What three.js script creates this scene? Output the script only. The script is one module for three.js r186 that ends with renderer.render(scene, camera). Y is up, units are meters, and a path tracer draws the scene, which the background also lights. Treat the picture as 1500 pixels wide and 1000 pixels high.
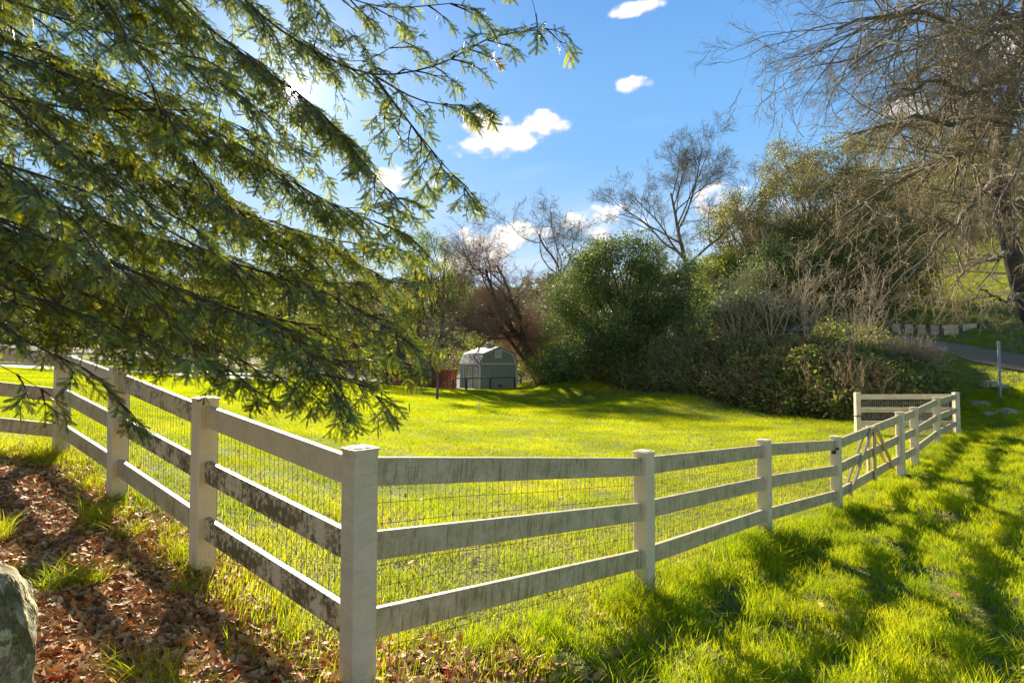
import * as THREE from 'three';
import { mergeGeometries } from 'three/addons/utils/BufferGeometryUtils.js';
import { ImprovedNoise } from 'three/addons/math/ImprovedNoise.js';

// ---------------------------------------------------------------- camera, sky, sun, exposure
const F = 833, PITCH = Math.atan(30 / F), EYE = 1.52;            // focal length in pixels of the 1500 x 1000 photograph
const scene = new THREE.Scene();
const camera = new THREE.PerspectiveCamera(2 * Math.atan(500 / F) * 180 / Math.PI, 1.5, 0.05, 4000);
camera.position.set(0, EYE, 0);
camera.rotation.x = PITCH;
const renderer = new THREE.WebGLRenderer({ antialias: true });
renderer.toneMapping = THREE.LinearToneMapping;
renderer.toneMappingExposure = 3.7;
renderer.shadowMap.enabled = true;

const V = (x, y, z) => new THREE.Vector3(x, y, z);
const cp = Math.cos(PITCH), sp = Math.sin(PITCH);
// a point of the place from where it shows in the photograph and how many metres it stands ahead
function at(px, py, depth) {
  const a = (px - 750) / F, b = -(py - 500) / F;
  const x = a, y = sp + b * cp, z = -cp + b * sp, k = depth / -z;
  return V(x * k, EYE + y * k, -depth);
}
const dirOf = (px, py) => at(px, py, 1).sub(V(0, EYE, 0)).normalize();
const SUN = dirOf(430, 130);
const clamp = (x, a = 0, b = 1) => Math.min(b, Math.max(a, x)), mix = (a, b, t) => a + (b - a) * t;
const sst = (a, b, x) => { const t = clamp((x - a) / (b - a)); return t * t * (3 - 2 * t); };
const noiseGen = new ImprovedNoise();
const n3 = (x, y, z = 0) => noiseGen.noise(x + 100.3, y + 57.7, z + 31.1);
function fbm(x, y, z = 0, o = 4) { let s = 0, a = 0.5; for (let i = 0; i < o; i++) { s += a * n3(x, y, z); x *= 2.03; y *= 2.03; z *= 2.03; a *= 0.5; } return s; }
function rand(seed) { let s = seed | 0; return () => { s = (s + 0x6d2b79f5) | 0; let t = Math.imul(s ^ (s >>> 15), 1 | s); t = (t + Math.imul(t ^ (t >>> 7), 61 | t)) ^ t; return ((t ^ (t >>> 14)) >>> 0) / 4294967296; }; }

{ // the sky: clear winter air with small fair-weather clouds
  const W = 3072, H = 1536, data = new Float32Array(W * H * 4);
  const puffs = [ // px, py, half width, half height in photograph pixels
    [742, 205, 62, 30], [800, 182, 55, 20], [705, 190, 40, 28], [690, 215, 45, 20], [930, 127, 30, 13], [915, 121, 14, 7], [935, 13, 48, 10], 
    [722, 360, 60, 36], [770, 345, 50, 25], [690, 390, 60, 25], [1062, 298, 48, 28], [1105, 320, 60, 26], [1480, 72, 70, 36], [1380, 150, 60, 16], [880, 330, 70, 30], [590, 265, 50, 22]];
  const R = rand(77);
  for (let i = 0; i < 60; i++) { const px = -2200 + R() * 6000; if (px > -60 && px < 1560) continue; puffs.push([px, 120 + R() * 350, 50 + R() * 90, 18 + R() * 30]); }
  const cs = puffs.map(([px, py, w, h]) => { const az = px > -60 && px < 1560 ? Math.atan((px - 750) / F) : (px - 750) / F; const d = dirOf(750, py); return { az, el: px > -60 && px < 1560 ? Math.asin(dirOf(px, py).y) : Math.asin(d.y), w: w / F, h: h / F }; });
  for (let j = 0; j < H; j++) {
    const el = ((j + 0.5) / H - 0.5) * Math.PI, y = Math.sin(el), ce = Math.cos(el);
    for (let i = 0; i < W; i++) {
      const th = ((i + 0.5) / W - 0.5) * 2 * Math.PI, x = Math.cos(th) * ce, z = Math.sin(th) * ce, o = (j * W + i) * 4;
      const e = Math.max(0, el) * 180 / Math.PI, t1 = sst(0, 22, e), t2 = sst(14, 55, e);
      let r = mix(mix(0.36, 0.115, t1), 0.02, t2), g = mix(mix(0.46, 0.275, t1), 0.10, t2), b = mix(mix(0.56, 0.535, t1), 0.36, t2);
      const ang = Math.acos(clamp(x * SUN.x + y * SUN.y + z * SUN.z, -1, 1)) * 180 / Math.PI;
      const glow = 0.30 * Math.exp(-ang / 8) + 0.22 * Math.exp(-ang / 1.8) + 20 * Math.exp(-((ang / 0.42) ** 2));
      r += glow; g += glow * 0.96; b += glow * 0.88;
      if (el > 0 && el < 0.9) {
        const az = Math.atan2(x, -z); let m = 0, cv = 0;
        for (const c of cs) {
          let da = az - c.az; if (da > Math.PI) da -= 2 * Math.PI; if (da < -Math.PI) da += 2 * Math.PI;
          if (Math.abs(da) > c.w * 2 || Math.abs(el - c.el) > c.h * 2.2) continue;
          const v = (el - c.el) / c.h, q = 1 - (da / c.w) ** 2 - (v > 0 ? v * v : v * v * 1.4);
          if (q > m) { m = q; cv = v; } else if (q > -1.5 && m === 0 && q > -1) m = Math.max(m, 0);
        }
        if (m > -1) {
          const nz = fbm(az * 22, el * 34, 3.1, 6);
          const d = m > 0 ? sst(0.15, 1.0, m * 1.05 + nz * 2.3) : 0;
          const lit = 0.50 + 0.18 * sst(-0.7, 0.5, cv) + nz * 0.35;
          r = mix(r, lit * 0.98, d * 0.93); g = mix(g, lit * 0.97, d * 0.93); b = mix(b, lit * 1.0, d * 0.93);
        }
        const veil = sst(0.05, 0.5, fbm(az * 5, el * 22, 8.8, 4) + 0.1) * 0.13 * sst(0.5, 0.1, el);
        r = mix(r, 0.62, veil); g = mix(g, 0.64, veil); b = mix(b, 0.68, veil);
      }
      data[o] = r * 0.60; data[o + 1] = g * 0.565; data[o + 2] = b * 0.52; data[o + 3] = 1;
    }
  }
  const t = new THREE.DataTexture(data, W, H, THREE.RGBAFormat, THREE.FloatType);
  t.mapping = THREE.EquirectangularReflectionMapping; t.magFilter = THREE.LinearFilter; t.needsUpdate = true;
  scene.background = t; scene.environment = t;
}
const sun = new THREE.DirectionalLight(new THREE.Color().setRGB(1, 0.9, 0.74), 5);
sun.name = 'sun'; sun.position.copy(SUN).multiplyScalar(120); sun.target.position.set(0, 0, 0);
sun.castShadow = true; sun.shadow.mapSize.set(4096, 4096); sun.shadow.radius = 1.3;
Object.assign(sun.shadow.camera, { left: -70, right: 70, top: 70, bottom: -70, near: 1, far: 300 });
scene.add(sun, sun.target);

// ---------------------------------------------------------------- helpers
const lin = (r, g, b) => new THREE.Color().setRGB(r, g, b);
function tag(o, label, category, group, kind) { if (label) o.userData.label = label; if (category) o.userData.category = category; if (group) o.userData.group = group; if (kind) o.userData.kind = kind; return o; }
const taken = {};
function numbered(n) { const k = taken[n] = (taken[n] ?? -1) + 1; return k ? n + '_' + String(k).padStart(3, '0') : n; }
function mesh(name, geo, mat, parent) { const m = new THREE.Mesh(geo, mat); m.name = parent ? name : numbered(name); m.castShadow = m.receiveShadow = true; (parent ?? scene).add(m); return m; }
function thing(name, label, category, group) { const g = new THREE.Group(); g.name = numbered(name); scene.add(g); return tag(g, label, category, group); }
function copies(name, geo, mat, list, parent, kind = 'stuff') {
  const m = new THREE.InstancedMesh(geo, mat, list.length); m.name = parent ? name : numbered(name); m.castShadow = m.receiveShadow = true;
  list.forEach((e, i) => { m.setMatrixAt(i, e.m); if (e.c) m.setColorAt(i, e.c); });
  if (kind) m.userData.kind = kind; (parent ?? scene).add(m); return m;
}
const UPV = V(0, 1, 0), _q = new THREE.Quaternion(), _q2 = new THREE.Quaternion();
function pose(p, dir, roll, s) { _q.setFromUnitVectors(UPV, dir); _q2.setFromAxisAngle(UPV, roll); return new THREE.Matrix4().compose(p, _q.clone().multiply(_q2), typeof s === 'number' ? V(s, s, s) : s); }
function texture(w, h, fn, srgb = true) {
  const d = new Uint8Array(w * h * 4);
  for (let j = 0; j < h; j++) for (let i = 0; i < w; i++) { const c = fn(i / w, j / h), o = (j * w + i) * 4; d[o] = clamp(c[0]) * 255; d[o + 1] = clamp(c[1]) * 255; d[o + 2] = clamp(c[2]) * 255; d[o + 3] = 255; }
  const t = new THREE.DataTexture(d, w, h); t.wrapS = t.wrapT = THREE.RepeatWrapping; t.magFilter = THREE.LinearFilter; if (srgb) t.colorSpace = THREE.SRGBColorSpace; t.needsUpdate = true; return t;
}
const toS = (x) => x <= 0.0031308 ? x * 12.92 : 1.055 * Math.pow(x, 1 / 2.4) - 0.055;
// noise that repeats over the unit square
function tile(u, v, f, z, o = 4) { const a = u * 6.2832, b = v * 6.2832, k = f / 6.2832; return fbm(Math.cos(a) * k + Math.cos(b) * k * 0.71 + z, Math.sin(a) * k + Math.cos(b + 1.3) * k * 0.5, Math.sin(b) * k + z, o); }
// tubes along polylines, written into shared arrays
class Tubes {
  constructor() { this.p = []; this.n = []; this.u = []; this.i = []; }
  add(pts, radii, sides = 5) {
    let t = V(0, 0, 0), ax = V(0, 0, 0), by = V(0, 0, 0), len = 0; const base = this.p.length / 3;
    for (let k = 0; k < pts.length; k++) {
      t.copy(pts[Math.min(k + 1, pts.length - 1)]).sub(pts[Math.max(k - 1, 0)]).normalize();
      if (k === 0) { ax.set(Math.abs(t.y) < 0.9 ? 0 : 1, Math.abs(t.y) < 0.9 ? 1 : 0, 0).cross(t).normalize(); } else { ax.addScaledVector(t, -ax.dot(t)).normalize(); len += pts[k].distanceTo(pts[k - 1]); }
      by.crossVectors(t, ax);
      for (let s = 0; s <= sides; s++) {
        const a = s / sides * 2 * Math.PI, c = Math.cos(a), d = Math.sin(a), nx = ax.x * c + by.x * d, ny = ax.y * c + by.y * d, nz = ax.z * c + by.z * d;
        this.p.push(pts[k].x + nx * radii[k], pts[k].y + ny * radii[k], pts[k].z + nz * radii[k]); this.n.push(nx, ny, nz); this.u.push(s / sides * Math.max(1, Math.round(radii[0] * 12)) , len);
      }
    }
    for (let k = 0; k < pts.length - 1; k++) for (let s = 0; s < sides; s++) { const a = base + k * (sides + 1) + s, b = a + sides + 1; this.i.push(a, a + 1, b, a + 1, b + 1, b); }
    return this;
  }
  get geo() {
    const g = new THREE.BufferGeometry(); g.setAttribute('position', new THREE.Float32BufferAttribute(this.p, 3)); g.setAttribute('normal', new THREE.Float32BufferAttribute(this.n, 3));
    g.setAttribute('uv', new THREE.Float32BufferAttribute(this.u, 2)); g.setIndex(this.i); return g;
  }
}
// loose triangles with colours, for leaves and blades
class Faces {
  constructor() { this.p = []; this.c = []; this.i = []; }
  strip(left, right, cols) { // two rails of points
    const b = this.p.length / 3;
    for (let k = 0; k < left.length; k++) { this.p.push(left[k].x, left[k].y, left[k].z, right[k].x, right[k].y, right[k].z); const c = cols[k] ?? cols[0]; this.c.push(...c, ...c); }
    for (let k = 0; k < left.length - 1; k++) { const a = b + k * 2; this.i.push(a, a + 1, a + 2, a + 1, a + 3, a + 2); }
  }
  tri(a, b, c, col) { const k = this.p.length / 3; this.p.push(a.x, a.y, a.z, b.x, b.y, b.z, c.x, c.y, c.z); this.c.push(...col, ...col, ...col); this.i.push(k, k + 1, k + 2); }
  get geo() {
    const g = new THREE.BufferGeometry(); g.setAttribute('position', new THREE.Float32BufferAttribute(this.p, 3)); g.setAttribute('color', new THREE.Float32BufferAttribute(this.c, 3));
    g.setIndex(this.i); g.computeVertexNormals(); return g;
  }
}
const unit = (R) => { const a = R() * 6.2832, z = R() * 2 - 1, s = Math.sqrt(1 - z * z); return V(Math.cos(a) * s, z, Math.sin(a) * s); };
const boxGeo = (w, h, d, x = 0, y = 0, z = 0) => new THREE.BoxGeometry(w, h, d).translate(x, y, z);
// a box between two points: width across, height up
function barGeo(a, b, w, h) { const d = b.clone().sub(a), L = d.length(), g = new THREE.BoxGeometry(w, h, L); const m = new THREE.Matrix4().lookAt(b, a, UPV); m.setPosition(a.clone().add(b).multiplyScalar(0.5)); return g.applyMatrix4(m); }

// ---------------------------------------------------------------- terrain
const P = { // fence posts: x, metres ahead, ground
  p1: [-0.72, 2.70, 0.0], p2: [1.04, 4.53, -0.30], p3: [2.80, 6.36, -0.46], p4: [4.64, 8.19, -0.66],
  g1: [7.0, 10.3, -0.50], q1: [7.75, 11.0, -0.47], q2: [9.9, 13.3, -0.42], q3: [12.0, 15.4, -0.42], r1: [9.3, 15.35, -0.42],
  a1: [-2.01, 3.74, 0.17], a2: [-3.30, 4.79, 0.36], a3: [-4.60, 5.83, 0.54], a4: [-6.9, 5.3, 0.86],
};
const ctrl = [...Object.values(P),
  [0, 0, -0.04], [-1.8, 1.5, 0.16], [-4, 2.6, 0.5], [-8, 4, 0.95], [-3, -3, 0.3], [3, -3, -0.5], [2.6, 2.5, -0.42], [5, 4.5, -0.55], [8, 7, -0.5], [9, 2, -0.6], [12, 10, -0.42], [15, 13, -0.3], [20, 8, -0.2], [25, 14, 0.1],
  [0, 8, -0.36], [-3, 9, 0.05], [-8, 9, 0.7], [0, 15, -0.55], [-6, 16, 0.0], [-14, 18, 0.75], [0, 26, -0.62], [6, 20, -0.58], [5, 32, -0.62], [-2, 44, -0.64], [-10, 32, -0.1], [-24, 33, 0.95], [-32, 26, 1.5], [-20, 50, 0.6], [-45, 50, 2],
  [-2, 62, -0.9], [8, 48, 0.0], [9.4, 20.6, -0.45], [11, 17.5, -0.3], [13.5, 17, -0.15], [14, 22, 0.6], [13, 28, 1.6], [17.1, 20, 0.18], [18.4, 20.2, 0.5], [18, 16, 0.0], [25, 19, 0.5], [23, 24, 1.25], [25.5, 28, 1.9], [20.9, 30, 2.55], [21.4, 33, 3.2], [14, 35, 3.2], [6, 40, 0.6],
  [23, 34.4, 3.35], [28, 33.5, 3.3], [33, 38, 5.4], [39, 50, 9.9], [30, 45, 7.2], [22, 45, 6.4], [45, 30, 6], [40, 18, 2.2], [60, 60, 18], [40, 70, 18], [18, 62, 10], [8, 62, 3], [70, 30, 12], [80, 80, 28], [0, 90, 1], [-40, 90, 4], [50, 5, 2], [0, -30, 0], [-50, 0, 4]];
const ker = (r2) => Math.sqrt(r2 + 9);
const wts = (() => { // radial basis weights by Gaussian elimination
  const n = ctrl.length, A = ctrl.map((a, i) => [...ctrl.map((b, j) => ker((a[0] - b[0]) ** 2 + (a[1] - b[1]) ** 2) + (i === j ? -0.06 : 0)), a[2]]);
  for (let c = 0; c < n; c++) {
    let p = c; for (let r = c; r < n; r++) if (Math.abs(A[r][c]) > Math.abs(A[p][c])) p = r;
    [A[c], A[p]] = [A[p], A[c]];
    for (let r = c + 1; r < n; r++) { const f = A[r][c] / A[c][c]; if (f) for (let k = c; k <= n; k++) A[r][k] -= f * A[c][k]; }
  }
  const w = new Array(n).fill(0);
  for (let r = n - 1; r >= 0; r--) { let s = A[r][n]; for (let k = r + 1; k < n; k++) s -= A[r][k] * w[k]; w[r] = s / A[r][r]; }
  return w;
})();
const inner = (x, d) => { let s = 0; for (let i = 0; i < ctrl.length; i++) s += wts[i] * ker((x - ctrl[i][0]) ** 2 + (d - ctrl[i][1]) ** 2); return s; };
function outer(x, d) { // far hills round the valley
  const r = Math.hypot(x, d), a = Math.atan2(x, d), right = sst(0.15, 0.8, a);
  return 2 + sst(110, 330, r) * (34 + 10 * n3(a * 6, 2.2) + 8 * n3(a * 17, 5.2)) * (0.55 + 0.45 * sst(-1.9, 0, -Math.abs(a))) + right * sst(60, 260, r) * 45 + sst(400, 1200, r) * 15;
}
const fenceSide = (x, d) => Math.min((x + 0.72) * -0.721 + (d - 2.7) * 0.693, x > -4.6 ? (x + 0.72) * 0.627 + (d - 2.7) * 0.779 : d - (5.83 + (x + 4.6) * 0.23)); // above 0: inside the pasture
const edgePts = [[2, 52], [3, 46], [4.8, 40], [7.7, 28], [9.4, 21.2], [10.5, 18], [12.5, 17], [14.2, 18.2], [15.6, 20.5], [17.5, 25.5], [19.5, 30.5]];
function edge(x) { if (x < 2) return 60; for (let i = 1; i < edgePts.length; i++) if (x < edgePts[i][0]) { const a = edgePts[i - 1], b = edgePts[i]; return mix(a[1], b[1], (x - a[0]) / (b[0] - a[0])); } return 999; }
function ground(x, d) {
  const r = Math.hypot(x, d), k = sst(75, 120, r);
  let h = k < 1 ? inner(x, d) : 0; if (k > 0) h = mix(h, outer(x, d), k);
  if (r < 60) { const s = fenceSide(x, d), v = sst(0.1, -0.5, s) * sst(-1, 1.2, x); h += v * (0.085 * n3(x * 1.5, d * 1.5, 4) + 0.05 * n3(x * 3.6, d * 3.6, 9)) + 0.035 * n3(x * 0.7, d * 0.7, 1) + 0.012 * n3(x * 4, d * 4, 2); }
  return h;
}
const G = (x, d, up = 0) => V(x, ground(x, d) + up, -d);
const foot = (px, d, up = 0) => G((px - 750) / F * d, d, up);
function groundNormal(x, d) { const e = 0.15; return V(-(ground(x + e, d) - ground(x - e, d)) / (2 * e), 1, (ground(x, d + e) - ground(x, d - e)) / (2 * e)).normalize(); }
const litterAt = (x, d) => { // 0..1, how much of the ground lies under dead leaves
  const s = fenceSide(x, d), nz = fbm(x * 0.9, d * 0.9, 7, 3);
  const left = sst(0.35, -0.25, s + nz * 0.5) * sst(0.55, -0.5, x - d * 0.05 + nz * 1.2) * sst(9, 5, d + nz * 3) * sst(-0.42, 0.15, nz + 0.30 + 0.5 * sst(4.2, 2.5, d));
  const verge = s < 0 && x > -1 ? 0.75 * sst(0.24, 0.42, fbm(x * 0.55, d * 0.55, 21, 3) + 0.12 * sst(2, 4, x - d * 0.6)) : 0;
  return clamp(Math.max(left, verge));
};
const roadPts = [[30, 13, 4.6], [26, 17.5, 4.6], [22.6, 23, 4.6], [22.6, 28.5, 4.4], [20.4, 32.2, 4], [17, 34.4, 3.6], [13.5, 36, 3.6]];
const roadCurve = new THREE.CatmullRomCurve3(roadPts.map(([x, d]) => V(x, 0, -d)));
const roadSamples = roadCurve.getSpacedPoints(90);
const roadDist = (x, d) => { if (x < 0 || d < 8 || d > 46) return 99; let m = 99; for (const q of roadSamples) m = Math.min(m, Math.hypot(q.x - x, -q.z - d)); return m; };
{
  const N = 380, pos = [], col = [], uv = [], idx = [], R = rand(5);
  const sx = (s) => 26 * s + 1500 * Math.sign(s) * Math.abs(s) ** 6, c = new THREE.Color();
  for (let j = 0; j <= N; j++) for (let i = 0; i <= N; i++) {
    const x = 3 + sx(i / N * 2 - 1), s = j / N, d = -12 + 70 * s + 1900 * s ** 7, h = ground(x, d);
    pos.push(x, h, -d); uv.push(x / 1.6, d / 1.6);
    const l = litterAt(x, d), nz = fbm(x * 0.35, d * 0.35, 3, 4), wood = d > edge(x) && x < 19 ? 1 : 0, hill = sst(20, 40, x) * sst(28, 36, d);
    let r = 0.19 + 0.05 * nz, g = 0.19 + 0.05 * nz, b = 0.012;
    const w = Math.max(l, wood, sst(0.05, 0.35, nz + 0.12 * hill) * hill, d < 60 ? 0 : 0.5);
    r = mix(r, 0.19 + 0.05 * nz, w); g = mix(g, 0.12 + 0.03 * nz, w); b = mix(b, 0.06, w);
    col.push(r, g, b);
  }
  for (let j = 0; j < N; j++) for (let i = 0; i < N; i++) { const a = j * (N + 1) + i, b = a + N + 1; idx.push(a, a + 1, b, a + 1, b + 1, b); }
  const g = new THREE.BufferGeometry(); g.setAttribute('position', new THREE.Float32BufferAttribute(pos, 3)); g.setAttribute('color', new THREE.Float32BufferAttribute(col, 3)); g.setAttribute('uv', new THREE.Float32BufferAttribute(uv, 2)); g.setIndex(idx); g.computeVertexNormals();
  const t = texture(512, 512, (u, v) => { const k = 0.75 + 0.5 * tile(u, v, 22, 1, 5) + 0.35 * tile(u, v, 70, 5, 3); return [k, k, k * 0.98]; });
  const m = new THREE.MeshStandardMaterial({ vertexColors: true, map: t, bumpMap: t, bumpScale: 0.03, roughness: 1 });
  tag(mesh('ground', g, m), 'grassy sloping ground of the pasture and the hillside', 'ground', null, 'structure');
}
console.log('terrain');
// ---------------------------------------------------------------- road, kerb of stones, retaining wall
{
  const pos = [], uv = [], idx = [], n = 90, K = 8, pts = roadCurve.getSpacedPoints(n), up = V(0, 1, 0);
  for (let i = 0; i <= n; i++) {
    const t = roadCurve.getTangentAt(i / n), s = V(0, 0, 0).crossVectors(t, up).normalize(), w = mix(4.6, 3.4, i / n) / 2;
    const yc = ground(pts[i].x, -pts[i].z);
    for (let k = 0; k <= K; k++) { const f = k / K * 2 - 1 + (k === 0 || k === K ? 0.08 * n3(i * 0.9, k) : 0), q = pts[i].clone().addScaledVector(s, f * w), h = ground(q.x, -q.z); pos.push(q.x, Math.max(h, mix(h, yc, 0.3)) + 0.035, q.z); uv.push(f * w / 2, i / n * 20); }
  }
  for (let i = 0; i < n; i++) for (let k = 0; k < K; k++) { const a = i * (K + 1) + k, b = a + K + 1; idx.push(a, b, a + 1, a + 1, b, b + 1); }
  const g = new THREE.BufferGeometry(); g.setAttribute('position', new THREE.Float32BufferAttribute(pos, 3)); g.setAttribute('uv', new THREE.Float32BufferAttribute(uv, 2)); g.setIndex(idx); g.computeVertexNormals();
  const t = texture(512, 512, (u, v) => { const a = tile(u, v, 9, 2, 4), b = tile(u, v, 80, 9, 3), moss = sst(0.12, 0.3, a); const k = 0.47 + b * 0.2; return [mix(k * 1.12, 0.50, moss), mix(k, 0.46, moss), mix(k * 0.84, 0.24, moss)]; });
  tag(mesh('driveway_road', g, new THREE.MeshPhysicalMaterial({ map: t, color: lin(1, 0.88, 0.7), roughness: 0.95, specularIntensity: 0.3, bumpMap: t, bumpScale: 0.01 })), 'weathered asphalt driveway climbing the bank with moss patches', 'road', null, 'structure');
}
const woodTex = (base, z) => texture(256, 256, (u, v) => { const g = tile(u, v * 0.2 + 0.3, 60, z, 3) * 0.25 + tile(u, v, 8, z + 3, 4) * 0.3; return base.map((c) => c * (0.95 + g)); });
const wallWood = new THREE.MeshStandardMaterial({ map: woodTex([0.80, 0.72, 0.56], 2), roughness: 0.9 });
const darkWood = new THREE.MeshStandardMaterial({ map: woodTex([0.34, 0.31, 0.27], 6), roughness: 0.9 });
{
  const wall = thing('retaining_wall', 'low timber retaining wall at the foot of the grassy hillside', 'retaining wall');
  const a = at(1303, 487, 34.5), b = at(1378, 491, 33.2), c = at(1432, 487, 34.6), R = rand(12);
  const part = (p, q, n) => { for (let i = 0; i < n; i++) for (let r = 0; r < 2; r++) { const s = p.clone().lerp(q, (i + 0.02) / n), e = p.clone().lerp(q, (i + 0.98) / n); s.y += 0.14 + r * 0.29; e.y += 0.14 + r * 0.29; const m = mesh('timber', barGeo(s, e, 0.1, 0.27), wallWood, wall); m.position.z += (R() - 0.5) * 0.03; } };
  part(a, b, 4); part(b, c, 2);
  for (let i = 0; i <= 4; i++) { const p = a.clone().lerp(b, i / 4); mesh('post', boxGeo(0.16, 0.85, 0.14, p.x - 0.02, p.y + 0.22, p.z + 0.14), darkWood, wall); }
  for (let i = 1; i <= 2; i++) { const p = b.clone().lerp(c, i / 2); mesh('post', boxGeo(0.14, 0.8, 0.12, p.x, p.y + 0.2, p.z + 0.14), darkWood, wall); }
}
// ---------------------------------------------------------------- stones
function stoneGeo(seed, rx, ry, rz, detail = 4, rough = 0.22) {
  const g = new THREE.IcosahedronGeometry(1, detail), p = g.attributes.position, v = V(0, 0, 0);
  for (let i = 0; i < p.count; i++) { v.fromBufferAttribute(p, i); const k = 1 + rough * fbm(v.x * 1.1 + seed, v.y * 1.1, v.z * 1.1, 3) * 2 + 0.05 * fbm(v.x * 6 + seed, v.y * 6, v.z * 6, 3); v.set(Math.sign(v.x) * Math.abs(v.x) ** 0.75, Math.sign(v.y) * Math.abs(v.y) ** 0.7, Math.sign(v.z) * Math.abs(v.z) ** 0.75).multiplyScalar(k); p.setXYZ(i, v.x * rx, v.y * ry, v.z * rz); }
  const u = g.attributes.uv; for (let i = 0; i < p.count; i++) u.setXY(i, (p.getX(i) - p.getZ(i)) / 1.1, (p.getY(i) + 0.35 * p.getX(i)) / 1.1);
  g.computeVertexNormals(); return g;
}
const stoneTex = texture(512, 512, (u, v) => {
  const q = (f, z, o) => fbm(u * f, v * f, z, o), a = q(6, 3, 5), b = q(20, 8, 5), c = q(90, 14, 3), li = sst(0.04, 0.16, b + 0.35 * a), mo = sst(0.0, 0.16, a - 0.5 * b);
  let r = 0.58 + 0.3 * c + 0.25 * a, g = 0.54 + 0.3 * c + 0.25 * a, bl = 0.42 + 0.28 * c + 0.2 * a;
  r = mix(r, 0.72 + c * 0.35, li * 0.85); g = mix(g, 0.73 + c * 0.35, li * 0.85); bl = mix(bl, 0.58 + c * 0.3, li * 0.85);
  return [mix(r, 0.34 + c * 0.3, mo * 0.75), mix(g, 0.33 + c * 0.3, mo * 0.75), mix(bl, 0.17 + c * 0.1, mo * 0.75)];
});
stoneTex.wrapS = stoneTex.wrapT = THREE.MirroredRepeatWrapping;
const stoneMat = new THREE.MeshStandardMaterial({ map: stoneTex, color: lin(1, 0.93, 0.78), bumpMap: stoneTex, bumpScale: 0.02, roughness: 0.95 });
{
  const m = tag(mesh('boulder', stoneGeo(4.2, 0.27, 0.5, 0.28, 24, 0.14), stoneMat), 'lichen covered upright boulder standing in the leaf litter', 'boulder');
  m.position.copy(V(-1.88, 0.38, -1.85)); m.rotation.set(0.05, 0.6, -0.06);
}
[[1448, 17.4, 0.2], [1475, 17.2, 0.3], [1432, 19.3, 0.28], [1449, 21.2, 0.34], [1462, 21.0, 0.26]].forEach(([px, d, s], i) => {
  const m = tag(mesh('rock', stoneGeo(i * 3.7, s, s * 0.5, s * 0.8, 5), stoneMat), ['small rock in the verge between fence corner and metal pole', 'flat pale rock in the verge in front of the metal pole', 'low rock at the bramble end of the driveway edge', 'largest pale rock on the lower edge of the driveway', 'reddish rock at the driveway edge behind the metal pole'][i], 'rock', 'rocks by the driveway');
  m.position.copy(foot(px, d, s * 0.15)); m.rotation.y = i * 1.3;
});
{
  const p = foot(1464, 20), g = thing('metal_pole', 'thin galvanised metal post standing in the verge by the driveway', 'post');
  const mat = new THREE.MeshStandardMaterial({ color: lin(0.25, 0.26, 0.28), metalness: 0.6, roughness: 0.5 });
  mesh('pole', new THREE.CylinderGeometry(0.045, 0.045, 2.2, 12).translate(p.x, p.y + 0.9, p.z), mat, g); mesh('cap', new THREE.CylinderGeometry(0.05, 0.05, 0.05, 12).translate(p.x, p.y + 2.02, p.z), mat, g);
}
// ---------------------------------------------------------------- white vinyl fence
const vinylTex = (seed, grime, streak, lichen) => texture(1024, 256, (u, v) => { // v runs round the section: 0-.28 far face, .28-.5 bottom half ... see railGeo
  const nn = (q, z, o) => fbm(u * 2.5 * q + seed, v * 0.36 * q, seed + z, o), f = nn(28, 1, 4), c = nn(6, 4, 4), st = fbm(u * 150 + seed, v * 2.2, seed, 3), s2 = fbm(u * 44 + seed, v * 1.6, seed + 5, 3), sp = nn(110, 7, 2);
  let r = 0.88, g = 0.81, b = 0.66;
  const dirt = clamp(grime * (0.8 + 0.6 * c + 0.5 * f + 0.5 * sp)), stk = clamp(streak * sst(-0.05, 0.45, st + 0.5 * s2 + 0.3 * c + 0.3 * sp)), lic = lichen * sst(-0.12, 0.26, f * 0.9 + c * 0.9 + sp * 0.5 + st * 0.35 + (lichen - 0.75) * 0.5);
  r = mix(r, 0.66, dirt); g = mix(g, 0.61, dirt); b = mix(b, 0.44, dirt);
  r = mix(r, 0.40, stk); g = mix(g, 0.37, stk); b = mix(b, 0.22, stk);
  const lc = 0.85 + sp * 0.9; r = mix(r, 0.41 * lc, lic); g = mix(g, 0.36 * lc, lic); b = mix(b, 0.22 * lc, lic);
  return [r, g, b];
});
const vinyl = (t, o = {}) => (t.wrapS = THREE.MirroredRepeatWrapping, t.wrapT = THREE.MirroredRepeatWrapping, 0) || new THREE.MeshPhysicalMaterial({ map: t, roughness: 0.55, specularIntensity: 0.7, ...o });
const railMild = [vinyl(vinylTex(1, 0.9, 0.5, 0.0)), vinyl(vinylTex(21, 0.85, 0.45, 0.0)), vinyl(vinylTex(41, 0.95, 0.6, 0.0))];
const railHeavy = [vinyl(vinylTex(61, 0.6, 0.4, 0.82)), vinyl(vinylTex(81, 0.55, 0.35, 0.62))];
const railClean = [vinyl(vinylTex(101, 0.45, 0.1, 0.0)), vinyl(vinylTex(121, 0.45, 0.16, 0.0))];
const postMat = [vinyl(vinylTex(141, 0.22, 0.06, 0.0)), vinyl(vinylTex(161, 0.4, 0.1, 0.0)), vinyl(vinylTex(181, 0.25, 0.1, 0.28))];
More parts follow.
